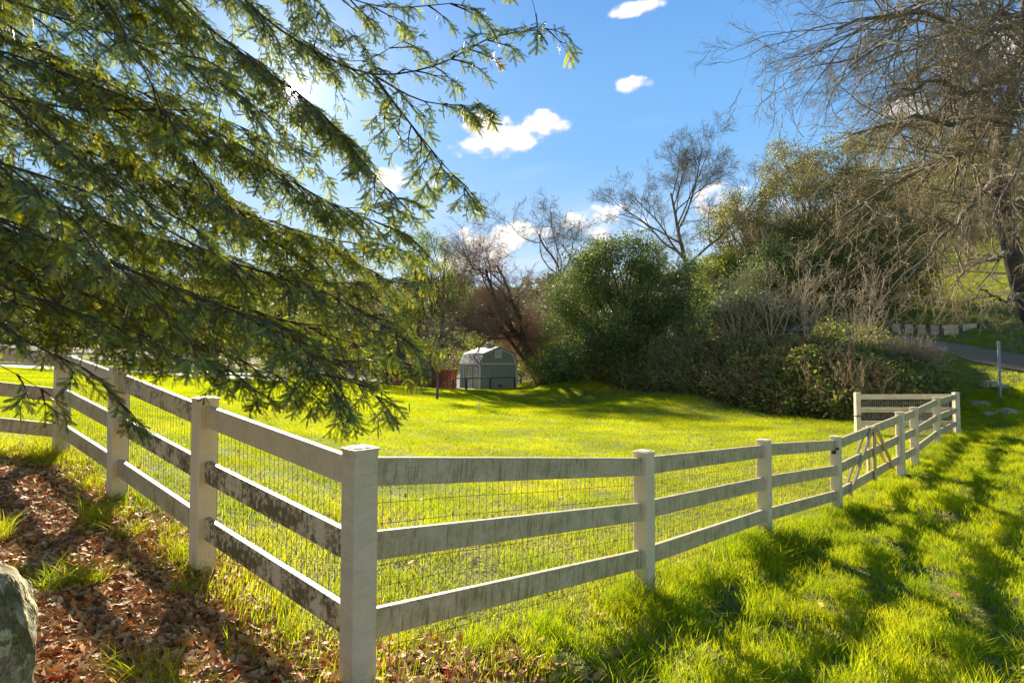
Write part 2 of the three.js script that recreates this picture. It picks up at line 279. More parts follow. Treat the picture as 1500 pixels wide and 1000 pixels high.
// rounded section swept between two points; u runs along in metres, v round the section
function sweep(a, b, w, h, round, side, uo = 0) {
  const dir = b.clone().sub(a), L = dir.length(); dir.normalize();
  const s = side ? side.clone() : V(0, 0, 0).crossVectors(dir, UPV).normalize(), up = V(0, 0, 0).crossVectors(s, dir).normalize(), ring = [];
  for (const [cx, cy, a0] of [[1, 1, 0], [-1, 1, 1], [-1, -1, 2], [1, -1, 3]]) for (let k = 0; k <= 3; k++) { const t = (a0 + k / 3) * Math.PI / 2; ring.push([cx * (w / 2 - round) + Math.cos(t) * round, cy * (h / 2 - round) + Math.sin(t) * round, Math.cos(t), Math.sin(t)]); }
  ring.push(ring[0]);
  const per = [0]; for (let k = 1; k < ring.length; k++) per.push(per[k - 1] + Math.hypot(ring[k][0] - ring[k - 1][0], ring[k][1] - ring[k - 1][1]));
  const p = [], n = [], u = [], idx = [], S = 8;
  for (let j = 0; j <= S; j++) for (let k = 0; k < ring.length; k++) {
    const q = a.clone().addScaledVector(dir, L * j / S).addScaledVector(s, ring[k][0]).addScaledVector(up, ring[k][1]), m = s.clone().multiplyScalar(ring[k][2]).addScaledVector(up, ring[k][3]);
    p.push(q.x, q.y, q.z); n.push(m.x, m.y, m.z); u.push((uo + L * j / S) / 2.5, per[k] / per[per.length - 1]);
  }
  const W = ring.length; for (let j = 0; j < S; j++) for (let k = 0; k < W - 1; k++) { const e = j * W + k, f = e + W; idx.push(e, f, e + 1, e + 1, f, f + 1); }
  for (const [j, sg] of [[0, -1], [S, 1]]) { const c0 = p.length / 3; for (let k = 0; k < W; k++) { const e = (j * W + k) * 3; p.push(p[e], p[e + 1], p[e + 2]); n.push(dir.x * sg, dir.y * sg, dir.z * sg); u.push((uo + ring[k][0]) / 2.5, 0.5 + ring[k][1]); } for (let k = 1; k < W - 2; k++) sg > 0 ? idx.push(c0, c0 + k + 1, c0 + k) : idx.push(c0, c0 + k, c0 + k + 1); }
  const g = new THREE.BufferGeometry(); g.setAttribute('position', new THREE.Float32BufferAttribute(p, 3)); g.setAttribute('normal', new THREE.Float32BufferAttribute(n, 3)); g.setAttribute('uv', new THREE.Float32BufferAttribute(u, 2)); g.setIndex(idx); return g;
}
const zincMat = new THREE.MeshStandardMaterial({ color: lin(0.36, 0.35, 0.32), metalness: 0, roughness: 0.7 });
const wireMat = new THREE.MeshStandardMaterial({ color: lin(0.05, 0.043, 0.035), metalness: 0, roughness: 0.9 });
const RAILS = [0.998, 0.645, 0.287], PH = 1.115, RH = 0.137, RT = 0.042;
const fv = ([x, d, y], up = 0) => V(x, y + up, -d);
let fenceSeed = 3;
function post(g, p, along, mat, h = PH, w = 0.127) {
  const s = V(along.x, 0, along.z).normalize(), R = rand(fenceSeed++);
  const b = fv(p, -0.25), t = fv(p, h - 0.012); t.x += (R() - 0.5) * 0.008; t.z += (R() - 0.5) * 0.008;
  const o = mesh('post', sweep(b, t, w, w, 0.012, s, fenceSeed * 0.7), mat, g), c0 = t.clone(); c0.y += 0.0005;
  const c1 = c0.clone(); c1.y += 0.012; const c2 = c1.clone(); c2.y += 0.006;
  mesh('cap', mergeGeometries([sweep(c0, c1, w + 0.008, w + 0.008, 0.012, s), sweep(c1.clone().setY(c1.y + 0.0003), c2, w - 0.03, w - 0.03, 0.012, s)]), postMat[0], o);
}
function railsBetween(g, a, b, mats, o = {}) {
  const A = fv(a), B = fv(b), dir = B.clone().sub(A).setY(0).normalize(), R = rand(fenceSeed++);
  RAILS.forEach((h, i) => {
    const s = A.clone().addScaledVector(dir, 0.045), e = B.clone().addScaledVector(dir, -0.045); s.y = a[2] + h + (R() - 0.5) * 0.012; e.y = b[2] + h + (R() - 0.5) * 0.012;
    mesh('rail', sweep(s, e, RT, RH, 0.008, null, R() * 9), mats[i], g);
  });
}
function wireBetween(g, a, b, side, top = 0.96, low = 0.03, wm = wireMat) {
  const A = fv(a), B = fv(b), dir = B.clone().sub(A), L = Math.hypot(dir.x, dir.z), n = V(dir.z, 0, -dir.x).normalize().multiplyScalar(side * 0.05), T = new Tubes(), R = rand(fenceSeed++), r = 0.0014;
  const pt = (t, h) => { const q = A.clone().lerp(B, t).add(n); q.y = mix(a[2], b[2], t) + h + 0.008 * n3(t * 5, h * 3, fenceSeed); q.addScaledVector(n, 0.18 * n3(t * 4, h * 2, 7 + fenceSeed)); return q; };
  for (let x = 0.06; x < L - 0.06; x += 0.0508) { const pts = [], j = (R() - 0.5) * 0.006 / L; for (let k = 0; k <= 4; k++) pts.push(pt(x / L + j * k / 4, mix(low, top, k / 4))); T.add(pts, pts.map(() => r), 3); }
  for (let h = low; h <= top + 0.01; h += 0.1016) { const pts = []; for (let k = 0; k <= 16; k++) pts.push(pt(mix(0.02, 0.98, k / 16), h)); T.add(pts, pts.map(() => r * 1.15), 3); }
  const m = mesh('wire_mesh', T.geo, wm, g); m.userData.kind = 'stuff';
}
{
  const g = thing('rail_fence', 'white three rail vinyl fence turning a corner round the pasture, backed with wire mesh', 'fence');
  const rd = V(0.69, 0, -0.72), ld = V(-0.776, 0, -0.63);
  post(g, P.p1, rd, postMat[1]); post(g, P.p2, rd, postMat[0]); post(g, P.p3, rd, postMat[0]); post(g, P.p4, rd, postMat[0]);
  post(g, P.a1, ld, postMat[0]); post(g, P.a2, ld, postMat[0]); post(g, P.a3, ld, postMat[1]); post(g, P.a4, V(-1, 0, 0.2), postMat[0]);
  railsBetween(g, P.p1, P.p2, [railMild[0], railMild[1], railMild[2]]); railsBetween(g, P.p2, P.p3, [railMild[2], railMild[0], railMild[1]]); railsBetween(g, P.p3, P.p4, [railMild[1], railMild[0], railMild[2]]);
  railsBetween(g, P.p1, P.a1, [railClean[0], railHeavy[0], railHeavy[0]]); railsBetween(g, P.a1, P.a2, [railHeavy[1], railHeavy[0], railMild[0]]); railsBetween(g, P.a2, P.a3, [railClean[1], railMild[1], railMild[0]]); railsBetween(g, P.a3, P.a4, [railClean[1], railMild[1], railMild[2]]);
  for (const [a, b] of [[P.p1, P.p2], [P.p2, P.p3], [P.p3, P.p4]]) wireBetween(g, a, b, 1); for (const [a, b] of [[P.p1, P.a1], [P.a1, P.a2], [P.a2, P.a3]]) wireBetween(g, a, b, -1);
  const lt = fv(P.p4, 0.92).add(V(-0.07, 0, 0.06)); mesh('latch', mergeGeometries([boxGeo(0.05, 0.09, 0.03, lt.x, lt.y, lt.z), boxGeo(0.09, 0.025, 0.02, lt.x + 0.02, lt.y + 0.03, lt.z + 0.02)]), new THREE.MeshStandardMaterial({ color: lin(0.02, 0.02, 0.02), metalness: 0.5, roughness: 0.5 }), g);
}
const braceMat = new THREE.MeshStandardMaterial({ map: woodTex([0.76, 0.68, 0.48], 17), roughness: 0.8 });
{
  const g = thing('farm_gate', 'white three rail gate with crossed diagonal braces', 'gate');
  const a = [...P.p4], b = [...P.g1], A = fv(a), B = fv(b), dir = B.clone().sub(A).setY(0).normalize(), n = V(dir.z, 0, -dir.x), L = Math.hypot(B.x - A.x, B.z - A.z);
  const pt = (t, h, off = 0) => { const q = A.clone().lerp(B, t).addScaledVector(n, off); q.y = mix(a[2], b[2], t) + h; return q; };
  RAILS.forEach((h, i) => mesh('rail', sweep(pt(0.035, h), pt(0.965, h), RT, RH, 0.008, null, i * 3.3), railMild[(i + 1) % 3], g));
  for (const t of [0.034, 0.966]) mesh('stile', sweep(pt(t, 0.2), pt(t, 1.08), 0.06, 0.05, 0.006, dir), postMat[0], g);
  for (const off of [-0.045, 0.045]) { mesh('brace', barGeo(pt(0.46, 1.05, off), pt(0.13, 0.22, off), 0.03, 0.055), braceMat, g); mesh('brace', barGeo(pt(0.52, 1.05, off), pt(0.80, 0.24, off), 0.03, 0.055), braceMat, g); mesh('upright', barGeo(pt(0.49, 1.07, off * 1.02), pt(0.49, 0.2, off * 1.02), 0.032, 0.045), braceMat, g); }
}
{
  const g = thing('rail_fence', 'white vinyl fence beyond the gate, ending in a meshed return panel before the brambles', 'fence'), rd = V(0.69, 0, -0.72);
  for (const k of ['g1', 'q1', 'q2']) post(g, P[k], rd, postMat[0]); for (const k of ['q3', 'r1']) post(g, P[k], V(1, 0, 0), postMat[2]);
  railsBetween(g, P.g1, P.q1, [railMild[1], railMild[0], railMild[2]]); railsBetween(g, P.q1, P.q2, [railMild[0], railMild[2], railMild[1]]); railsBetween(g, P.q2, P.q3, [railMild[2], railMild[1], railMild[0]]); railsBetween(g, P.r1, P.q3, [postMat[2], postMat[1], postMat[2]]);
  wireBetween(g, P.q1, P.q2, 1); wireBetween(g, P.q2, P.q3, 1); wireBetween(g, P.r1, P.q3, -1, 0.96, 0.03, zincMat);
  const c = fv(P.r1), T = new Tubes(), pts = []; for (let i = 0; i <= 16; i++) { const a = i / 16 * 6.2832; pts.push(V(c.x + Math.cos(a) * 0.1, c.y + 0.5 + 0.01 * Math.sin(a * 2), c.z + Math.sin(a) * 0.1)); } T.add(pts, pts.map(() => 0.012), 5); mesh('chain', T.geo, wireMat, g);
}
{ // far fence up by the lane on the left
  const lane = new THREE.CatmullRomCurve3([at(-420, 556, 30), at(60, 552, 31), at(125, 547, 33), at(190, 548, 33), at(330, 552, 35), at(420, 555, 38)]);
  const g = thing('rail_fence', 'distant white rail fence along the pale lane behind the pasture', 'fence'), n = 11, pts = lane.getSpacedPoints(n);
  const ar = pts.map((p) => [p.x, -p.z, ground(p.x, -p.z)]);
  ar.forEach((p, i) => post(g, p, ar[Math.min(i + 1, n)] === p ? V(1, 0, 0) : V(ar[Math.min(i + 1, n)][0] - p[0], 0, -(ar[Math.min(i + 1, n)][1] - p[1])), postMat[0]));
  for (let i = 0; i < n; i++) railsBetween(g, ar[i], ar[i + 1], [railClean[0], railClean[1], railClean[0]]);
  const pos = [], idx = []; pts.forEach((p, i) => { for (let k = 0; k < 5; k++) { const d = -p.z + 1 + k * 1.4; pos.push(p.x * (d / -p.z), ground(p.x * (d / -p.z), d) + 0.05 + k * 0.02, -d); } if (i < n) for (let k = 0; k < 4; k++) { const a = i * 5 + k; idx.push(a, a + 5, a + 1, a + 1, a + 5, a + 6); } });
  const q = new THREE.BufferGeometry(); q.setAttribute('position', new THREE.Float32BufferAttribute(pos, 3)); q.setIndex(idx); q.computeVertexNormals();
  tag(mesh('lane', q, new THREE.MeshStandardMaterial({ color: lin(0.45, 0.44, 0.42), roughness: 0.9 })), 'pale gravel lane beyond the distant white fence', 'lane', null, 'structure');
}
console.log('fences');
// ---------------------------------------------------------------- grass and dead leaves
const bladeMat = new THREE.MeshPhysicalMaterial({ vertexColors: true, color: lin(1, 1, 1), roughness: 0.8, transmission: 0.65, thickness: 0, side: THREE.DoubleSide, specularIntensity: 0.12 });
function grassPatch(seed, radius, n, h0, h1, w, lean, pal, lumps = 0) {
  const R = rand(seed), Fz = new Faces(), cl = []; for (let i = 0; i < lumps; i++) cl.push([Math.sqrt(R()) * radius, R() * 6.2832]);
  for (let i = 0; i < n; i++) {
    let x, z; if (lumps && R() < 0.8) { const [r, a] = cl[Math.floor(R() * lumps)], k = Math.abs(R() + R() - 1) * 0.09, b = R() * 6.2832; x = Math.cos(a) * r + Math.cos(b) * k; z = Math.sin(a) * r + Math.sin(b) * k; } else { const r = Math.sqrt(R()) * radius, a = R() * 6.2832; x = Math.cos(a) * r; z = Math.sin(a) * r; }
    const h = mix(h0, h1, R() ** 1.5), a = R() * 6.2832, l = h * lean * (0.3 + R()), dx = Math.cos(a) * l, dz = Math.sin(a) * l, b = R() * 6.2832, wx = Math.cos(b) * w * (0.7 + 0.6 * R()) / 2, wz = Math.sin(b) * w / 2;
    const c0 = pal[Math.floor(R() * pal.length)], k = 0.8 + 0.4 * R(), L = [], Q = [], C = [];
    for (let s = 0; s <= 3; s++) { const t = s / 3, cx = x + dx * t * t, cz = z + dz * t * t, y = -0.02 + (h + 0.02) * (t - 0.12 * lean * t * t), f = s === 3 ? 0.08 : 1 - 0.45 * t; L.push(V(cx - wx * f, y, cz - wz * f)); Q.push(V(cx + wx * f, y, cz + wz * f)); C.push(c0.map((q) => q * k)); }
    Fz.strip(L, Q, C);
  }
  return Fz.geo;
}
const GREEN = [[0.41, 0.46, 0.006], [0.46, 0.49, 0.007], [0.51, 0.51, 0.008], [0.32, 0.41, 0.006], [0.43, 0.48, 0.006]];
const DEEP = [[0.35, 0.43, 0.007], [0.42, 0.48, 0.007], [0.47, 0.50, 0.008], [0.26, 0.37, 0.007]];
const STRAW = [[0.30, 0.24, 0.10], [0.2, 0.22, 0.03]];
const carpet = [11, 12, 13, 14].map((s) => grassPatch(s, 0.34, 330, 0.03, 0.085, 0.0048, 0.6, [...GREEN, ...GREEN, STRAW[1]]));
const carpetFar = [15, 16, 17].map((s) => grassPatch(s, 0.6, 420, 0.04, 0.10, 0.009, 0.6, GREEN));
const verge = [21, 22, 23, 24].map((s) => grassPatch(s, 0.3, 260, 0.04, 0.13, 0.0052, 0.7, [...GREEN, ...GREEN, ...DEEP], 9));
const tuft = [31, 32, 33].map((s) => grassPatch(s, 0.12, 110, 0.10, 0.27, 0.0055, 0.75, [...DEEP, GREEN[0]]));
const clump = [41, 42].map((s) => grassPatch(s, 0.09, 60, 0.10, 0.30, 0.006, 1.0, [...DEEP, GREEN[2], STRAW[0]]));
const lists = {}; const put = (k, v, e) => { (lists[k] ??= {}); (lists[k][v] ??= []).push(e); };
{
  const R = rand(901), tint = (b) => { const k = 1 + (R() - 0.5) * 0.22 + b; return lin(k * (1 + (R() - 0.5) * 0.2 + b * 0.35), k, k); };
  const spot = (x, d, s, sy = s) => pose(V(x, ground(x, d), -d), groundNormal(x, d), R() * 6.2832, V(s, sy, s));
  const sees = (x, d) => d > 1.2 && Math.abs(x) < d * 0.97 + 1.2;
  // near pasture and the ground beyond it
  for (let d = 2.6; d < 19; d += 0.36) for (let x = -18; x < 16; x += 0.36) {
    const X = x + (R() - 0.5) * 0.36, D = d + (R() - 0.5) * 0.36, s = fenceSide(X, D); if (s < -0.1 || !sees(X, D) || D > edge(X) - 0.2) continue;
    const nz = fbm(X * 0.5, D * 0.5, 11, 3); put('pasture', R() * 4 | 0, { m: spot(X, D, 0.9 + R() * 0.3, (0.75 + 0.9 * R() * (0.6 + nz)) * (1 + 0.5 * sst(0.35, 0.05, s))), c: tint(nz * 0.55) });
    if (s < 0.3 && R() < 0.35) put('tufts', R() * 3 | 0, { m: spot(X, D, 0.5 + R() * 0.4), c: tint(0) });
  }
  for (let d = 19; d < 58; d += 0.62) for (let x = -36; x < 12; x += 0.62) {
    const X = x + (R() - 0.5) * 0.62, D = d + (R() - 0.5) * 0.62; if (!sees(X, D) || D > edge(X) - 0.3) continue;
    const nz = fbm(X * 0.3, D * 0.3, 11, 3); put('far', R() * 3 | 0, { m: spot(X, D, 0.9 + R() * 0.4, 1 + nz), c: tint(nz * 0.55) });
  }
  // verge outside the fence
  for (let d = 1.6; d < 21; d += 0.23) for (let x = -9; x < 20; x += 0.23) {
    const X = x + (R() - 0.5) * 0.27, D = d + (R() - 0.5) * 0.27, s = fenceSide(X, D); if (s > 0.05 || !sees(X, D) || D > edge(X) || roadDist(X, D) < 2.3) continue;
    const l = litterAt(X, D), nz = fbm(X * 0.8, D * 0.8, 17, 3), left = X < -0.6 + D * 0.05;
    if (R() < (left ? 0.75 : 1) * (1 - l * 0.97)) put('verge', R() * 4 | 0, { m: spot(X, D, 0.75 + R() * 0.4, 0.5 + 0.75 * R() + nz * 0.9), c: tint(nz * 0.6) });
    const tf = sst(-0.02, 0.3, fbm(X * 0.9, D * 0.9, 31, 2));
    if (!left && R() < 0.40 * tf * (1 - l * 0.7)) put('tufts', R() * 3 | 0, { m: spot(X, D, 0.6 + R() * 0.5, 0.55 + R() * 0.5), c: tint(-0.05) });
    if (left && R() < 0.05) put('clumps', R() * 2 | 0, { m: spot(X, D, 0.5 + R() * 0.6), c: tint(0.1) });
  }
  for (const [x, d, n] of [[-1.25, 1.75, 14], [-1.05, 1.9, 10], [-2.6, 3.2, 10], [-1.6, 2.5, 7], [-3.4, 3.6, 16], [-2.9, 4.1, 8], [-2.2, 4.0, 8], [-4.6, 5.5, 12]]) for (let i = 0; i < n; i++) { const X = x + (R() - 0.5) * 0.45, D = d + (R() - 0.5) * 0.3; put('clumps', R() * 2 | 0, { m: spot(X, D, 0.4 + R() * 0.55), c: tint(0.15) }); }
  for (const [x, d, n] of [[2.75, 6.1, 26], [2.55, 5.75, 14], [1.05, 4.35, 7], [4.6, 7.95, 10], [3.5, 6.4, 14]]) for (let i = 0; i < n; i++) { const X = x + (R() - 0.5) * 0.7, D = d + (R() - 0.5) * 0.4; put('tufts', R() * 3 | 0, { m: spot(X, D, 0.7 + R() * 0.5), c: tint(-0.15) }); }
  // hillside and the bank by the driveway
  for (let d = 19; d < 62; d += 0.9) for (let x = 15; x < 56; x += 0.9) {
    const X = x + (R() - 0.5) * 0.9, D = d + (R() - 0.5) * 0.9; if (!sees(X, D) || D > edge(X) && X < 19 || roadDist(X, D) < 2.6) continue;
    const nz = fbm(X * 0.16, D * 0.16, 41, 3); if (D > 33 && nz > 0.14 + R() * 0.2 || D > 33 && X < 22) continue;
    put('hill', R() * 3 | 0, { m: spot(X, D, 1.0 + R() * 0.5, 0.8 + R() * 0.6), c: tint(nz * 0.3) });
  }
}
function grassStuff(name, key, geos, label) { const g = new THREE.Group(); g.name = name; scene.add(g); tag(g, label, 'grass', null, 'stuff'); for (const v in lists[key]) copies('blades', geos[v], bladeMat, lists[key][v], g); }
grassStuff('pasture_grass', 'pasture', carpet, 'short sunlit yellow green grass inside the white fence');
grassStuff('meadow_grass', 'far', carpetFar, 'grass of the far pasture in front of the shed');
grassStuff('verge_grass', 'verge', verge, 'uneven bright green grass on the verge outside the white fence');
grassStuff('grass_tufts', 'tufts', tuft, 'taller darker grass tufts on the verge and at the fence posts');
grassStuff('litter_grass', 'clumps', clump, 'sparse long grass blades growing through the brown leaf litter');
grassStuff('hillside_grass', 'hill', carpetFar, 'grass on the hillside above the timber retaining wall');
{ // dead leaves
  const R = rand(55), leaf = (k) => { // a lobed, curled oak leaf
    const Fz = new Faces(), L = [], Q = [], C = [], n = 7, q = rand(700 + k), tw = (q() - 0.5) * 0.8, curl = 0.2 + 0.5 * q();
    for (let i = 0; i <= n; i++) { const t = i / n, w = 0.017 * Math.sin(Math.PI * Math.min(1, t * 0.93 + 0.05)) * (i % 2 ? 1.25 : 0.72), y = 0.006 + curl * 0.03 * (t - 0.5) ** 2 * 4 * 0.5; const a = tw * (t - 0.5); L.push(V(-w * Math.cos(a), y + w * (0.5 + Math.sin(a)) * curl, (t - 0.5) * 0.075)); Q.push(V(w * Math.cos(a), y + w * (0.5 - Math.sin(a)) * curl, (t - 0.5) * 0.075)); C.push([1, 1, 1]); }
    Fz.strip(L, Q, C); return Fz.geo;
  };
  const mat = new THREE.MeshPhysicalMaterial({ vertexColors: true, roughness: 0.7, transmission: 0.22, thickness: 0, side: THREE.DoubleSide, specularIntensity: 0.5 });
  const pal = [[0.47, 0.225, 0.06], [0.53, 0.32, 0.11], [0.40, 0.16, 0.04], [0.60, 0.43, 0.20], [0.30, 0.14, 0.04], [0.52, 0.20, 0.045], [0.56, 0.36, 0.14], [0.58, 0.08, 0.02]];
  const ls = [[], [], []], drop = (x, d, s) => { const n = groundNormal(x, d).addScaledVector(unit(R), 0.75).normalize(), c = pal[R() < 0.03 ? 7 : R() * 7 | 0], k = 0.75 + R() * 0.6; ls[R() * 3 | 0].push({ m: pose(V(x, ground(x, d) + 0.004 + R() * 0.025, -d), n, R() * 6.2832, s), c: lin(c[0] * k, c[1] * k, c[2] * k) }); };
  for (let i = 0; i < 300000; i++) { const d = 1.3 + 8 * R() ** 1.4, x = -1 + (R() - 0.62) * (d * 1.3 + 3); if (Math.abs(x) > d * 0.95 + 0.4) continue; const l = litterAt(x, d); if (R() < l) drop(x, d, 0.22 + 0.85 * R() ** 1.6); }
  for (let i = 0; i < 9000; i++) { const d = 2 + 17 * R(), x = (R() - 0.4) * d * 1.8; if (roadDist(x, d) < 2.2 || d > edge(x)) continue; const l = litterAt(x, d); if (R() < 0.1 + l) drop(x, d, 0.6 + R() * 0.7); }
  const g = new THREE.Group(); g.name = 'leaf_litter'; scene.add(g); tag(g, 'brown and reddish fallen oak leaves covering the ground outside the fence', 'fallen leaves', null, 'stuff');
  ls.forEach((l, i) => copies('dead_leaves', leaf(i), mat, l, g)); console.log('litter ' + ls.map((l) => l.length));
}
console.log('grass ' + Object.entries(lists).map(([k, v]) => k + ':' + Object.values(v).reduce((s, l) => s + l.length, 0)).join(' '));
// ---------------------------------------------------------------- trees
const barkTex = (base, z) => texture(128, 256, (u, v) => { const k = 0.9 + 0.8 * tile(u, v * 0.5, 26, z, 4) + 0.4 * tile(u, v, 60, z + 5, 2); return base.map((c) => c * k); });
const lichTex = (base, li, z, th = 0.05) => texture(128, 256, (u, v) => { const k = 0.9 + 0.7 * tile(u, v * 0.5, 24, z, 4), l = sst(th, th + 0.15, tile(u, v, 12, z + 8, 4)); return base.map((c, i) => mix(c * k, li[i] * (0.8 + 0.4 * k), l)); });
const bark = (t) => new THREE.MeshStandardMaterial({ map: t, bumpMap: t, bumpScale: 0.02, roughness: 0.95 });
const B = {
  red: bark(barkTex([0.42, 0.31, 0.24], 1)), dark: bark(barkTex([0.34, 0.30, 0.25], 4)), grey: bark(barkTex([0.42, 0.39, 0.35], 7)), oak: bark(lichTex([0.36, 0.32, 0.26], [0.60, 0.57, 0.40], 10, 0.04)),
  lichen: bark(lichTex([0.50, 0.45, 0.34], [0.72, 0.68, 0.50], 13, -0.05)), moss: bark(lichTex([0.30, 0.26, 0.18], [0.42, 0.40, 0.10], 16, 0.0)), pale: bark(barkTex([0.82, 0.75, 0.60], 19)), brown: bark(barkTex([0.68, 0.53, 0.40], 22)), tan: bark(barkTex([0.72, 0.64, 0.48], 25)),
};
const leafMat = (o = {}) => new THREE.MeshPhysicalMaterial({ vertexColors: true, roughness: 0.65, transmission: 0.58, thickness: 0, side: THREE.DoubleSide, specularIntensity: 0.6, ...o });
const LM = leafMat({ specularIntensity: 0.45 }), dullLeaf = leafMat({ specularIntensity: 0.25, roughness: 0.8 });
function leafCluster(seed, n, rad, len, wid, pal, hang = 0) {
  const R = rand(seed), Fz = new Faces();
  for (let i = 0; i < n; i++) {
    const p = unit(R).multiplyScalar(rad * Math.cbrt(R())), d = unit(R); d.y = d.y * 0.6 - hang; d.normalize(); const s = V(0, 0, 0).crossVectors(d, unit(R)).normalize(), l = len * (0.7 + 0.6 * R()), w = wid * (0.7 + 0.6 * R()) / 2, up = V(0, 0, 0).crossVectors(s, d), c = pal[R() * pal.length | 0], k = 0.8 + 0.4 * R(), C = [c.map((q) => q * k)];
    const m = p.clone().addScaledVector(d, l * 0.5).addScaledVector(up, l * 0.08), t = p.clone().addScaledVector(d, l);
    Fz.strip([p, m.clone().addScaledVector(s, -w), t], [p.clone().addScaledVector(s, w * 0.1), m.clone().addScaledVector(s, w), t.clone().addScaledVector(s, w * 0.1)], C);
  }
  return Fz.geo;
}
// a spray of bare twigs growing along +y
function twigSpray(seed, len, r, n, spread, sides = 3) {
  const R = rand(seed), T = new Tubes();
  const grow = (p, d, l, rr, lev) => {
    const pts = [p], rad = [rr]; let q = p.clone(), e = d.clone(); const k = 4;
    for (let i = 1; i <= k; i++) { e.addScaledVector(unit(R), 0.28).normalize(); q = q.clone().addScaledVector(e, l / k); pts.push(q); rad.push(rr * (1 - 0.75 * i / k)); }
    T.add(pts, rad, sides);
    if (lev > 0) { const m = lev === 2 ? n : 3; for (let i = 0; i < m; i++) { const t = 0.2 + 0.75 * (i + R()) / m, a = Math.min(k - 1, t * k | 0), b = pts[a].clone().lerp(pts[a + 1], t * k - a), f = pts[a + 1].clone().sub(pts[a]).normalize().addScaledVector(unit(R), spread).normalize(); grow(b, f, l * (0.62 - 0.25 * t), rr * 0.6, lev - 1); } }
  };
  grow(V(0, 0, 0), V(0, 1, 0), len, r, 2); return T.geo;
}
const twigs = { fine: [1, 2, 3].map((s) => twigSpray(500 + s, 0.9, 0.009, 7, 0.8)), coarse: [1, 2, 3].map((s) => twigSpray(520 + s, 1.1, 0.014, 6, 0.95)), droop: [1, 2, 3].map((s) => twigSpray(540 + s, 0.9, 0.013, 5, 0.7)), shrub: [1, 2, 3].map((s) => twigSpray(570 + s, 0.7, 0.012, 3, 0.6)) };
// branching skeleton; every level has its own count, angle, length ratio, wiggle and pull upwards
function limb(T, R, p, d, len, r, lev, o, tips) {
  const k = Math.max(3, Math.round(len / (o.seg ?? 0.6))), pts = [p.clone()], rad = [r]; let q = p.clone(), e = d.clone().normalize();
  const wig = o.wig[Math.min(lev, o.wig.length - 1)], up = o.up[Math.min(lev, o.up.length - 1)];
  for (let i = 1; i <= k; i++) { e.addScaledVector(unit(R), wig); e.y += up / k; e.normalize(); q = q.clone().addScaledVector(e, len / k); pts.push(q); rad.push(r * (1 - (o.taper ?? 0.7) * i / k)); }
  branches(T, R, pts, rad, len, lev, o, tips);
}
function branches(T, R, pts, rad, len, lev, o, tips, from = 0) {
  const k = pts.length - 1; T.add(pts, rad, lev === 0 ? 9 : lev === 1 ? 6 : 4);
  if (lev >= o.levels) { for (let i = 1; i <= k; i++) { const f = pts[i].clone().sub(pts[i - 1]).normalize(); tips.push([pts[i], f]); } return; }
  const n = Math.round(o.kids[lev] * (o.byLength ? len : 1)), t0 = from || o.start[lev] || 0.2;
  for (let i = 0; i < n; i++) {
    const t = t0 + (1 - t0) * (i + R() * 0.9) / n, a = Math.min(k - 1, t * k | 0), b = pts[a].clone().lerp(pts[a + 1], t * k - a), f = pts[a + 1].clone().sub(pts[a]).normalize();
    const s = V(0, 0, 0).crossVectors(f, unit(R)).normalize(), an = o.ang[lev] * (0.7 + 0.6 * R()); f.multiplyScalar(Math.cos(an)).addScaledVector(s, Math.sin(an));
    limb(T, R, b, f, len * o.ratio[lev] * (1.15 - 0.6 * t) * (0.7 + 0.6 * R()), mix(rad[a], rad[a + 1], 0.5) * (o.thin ?? 0.6), lev + 1, o, tips);
  }
  tips.push([pts[k], pts[k].clone().sub(pts[k - 1]).normalize()]);
}
const shade = (R, v = 0.3) => { const k = 1 + (R() - 0.5) * v; return lin(k * (1 + (R() - 0.5) * 0.15), k, k); };
function twigCopies(tips, geos, mat, parent, R, n, s0, s1, droop = 0, name = 'twigs') {
  const ls = geos.map(() => []);
  for (const [p, f] of tips) for (let i = 0; i < n; i++) { const d = f.clone().addScaledVector(unit(R), 0.75); d.y -= droop; d.normalize(); ls[R() * geos.length | 0].push({ m: pose(p, d, R() * 6.2832, mix(s0, s1, R())) }); }
  ls.forEach((l, i) => l.length && copies(name, geos[i], mat, l, parent));
}
function bareTree(label, base, o, group) {
  const R = rand(o.seed), T = new Tubes(), tips = [], g = thing(o.name ?? 'bare_tree', label, o.cat ?? 'tree', group);
  for (const s of o.stems ?? [[0, 0, 0, 1]]) limb(T, R, base.clone().add(V((R() - 0.5) * 0.3 * ((o.stems?.length ?? 1) > 1), -0.2, (R() - 0.5) * 0.3)), V(s[0], 1, s[1]), o.h * s[3], o.r * s[3], 0, o, tips);
  mesh('trunk', T.geo, o.mat, g);
  twigCopies(tips, o.twig ?? twigs.fine, o.twigMat ?? o.mat, g, R, o.tn ?? 2, o.t0 ?? 0.7, o.t1 ?? 1.3, o.droop ?? 0);
  if (o.leaf) { const l = []; for (const [p] of tips) if (R() < o.leafShare) l.push({ m: pose(p.clone().addScaledVector(unit(R), 0.4), unit(R), R() * 6, 0.7 + R() * 0.8), c: shade(R) }); copies('foliage', o.leaf, LM, l, g); }
  return g;
}
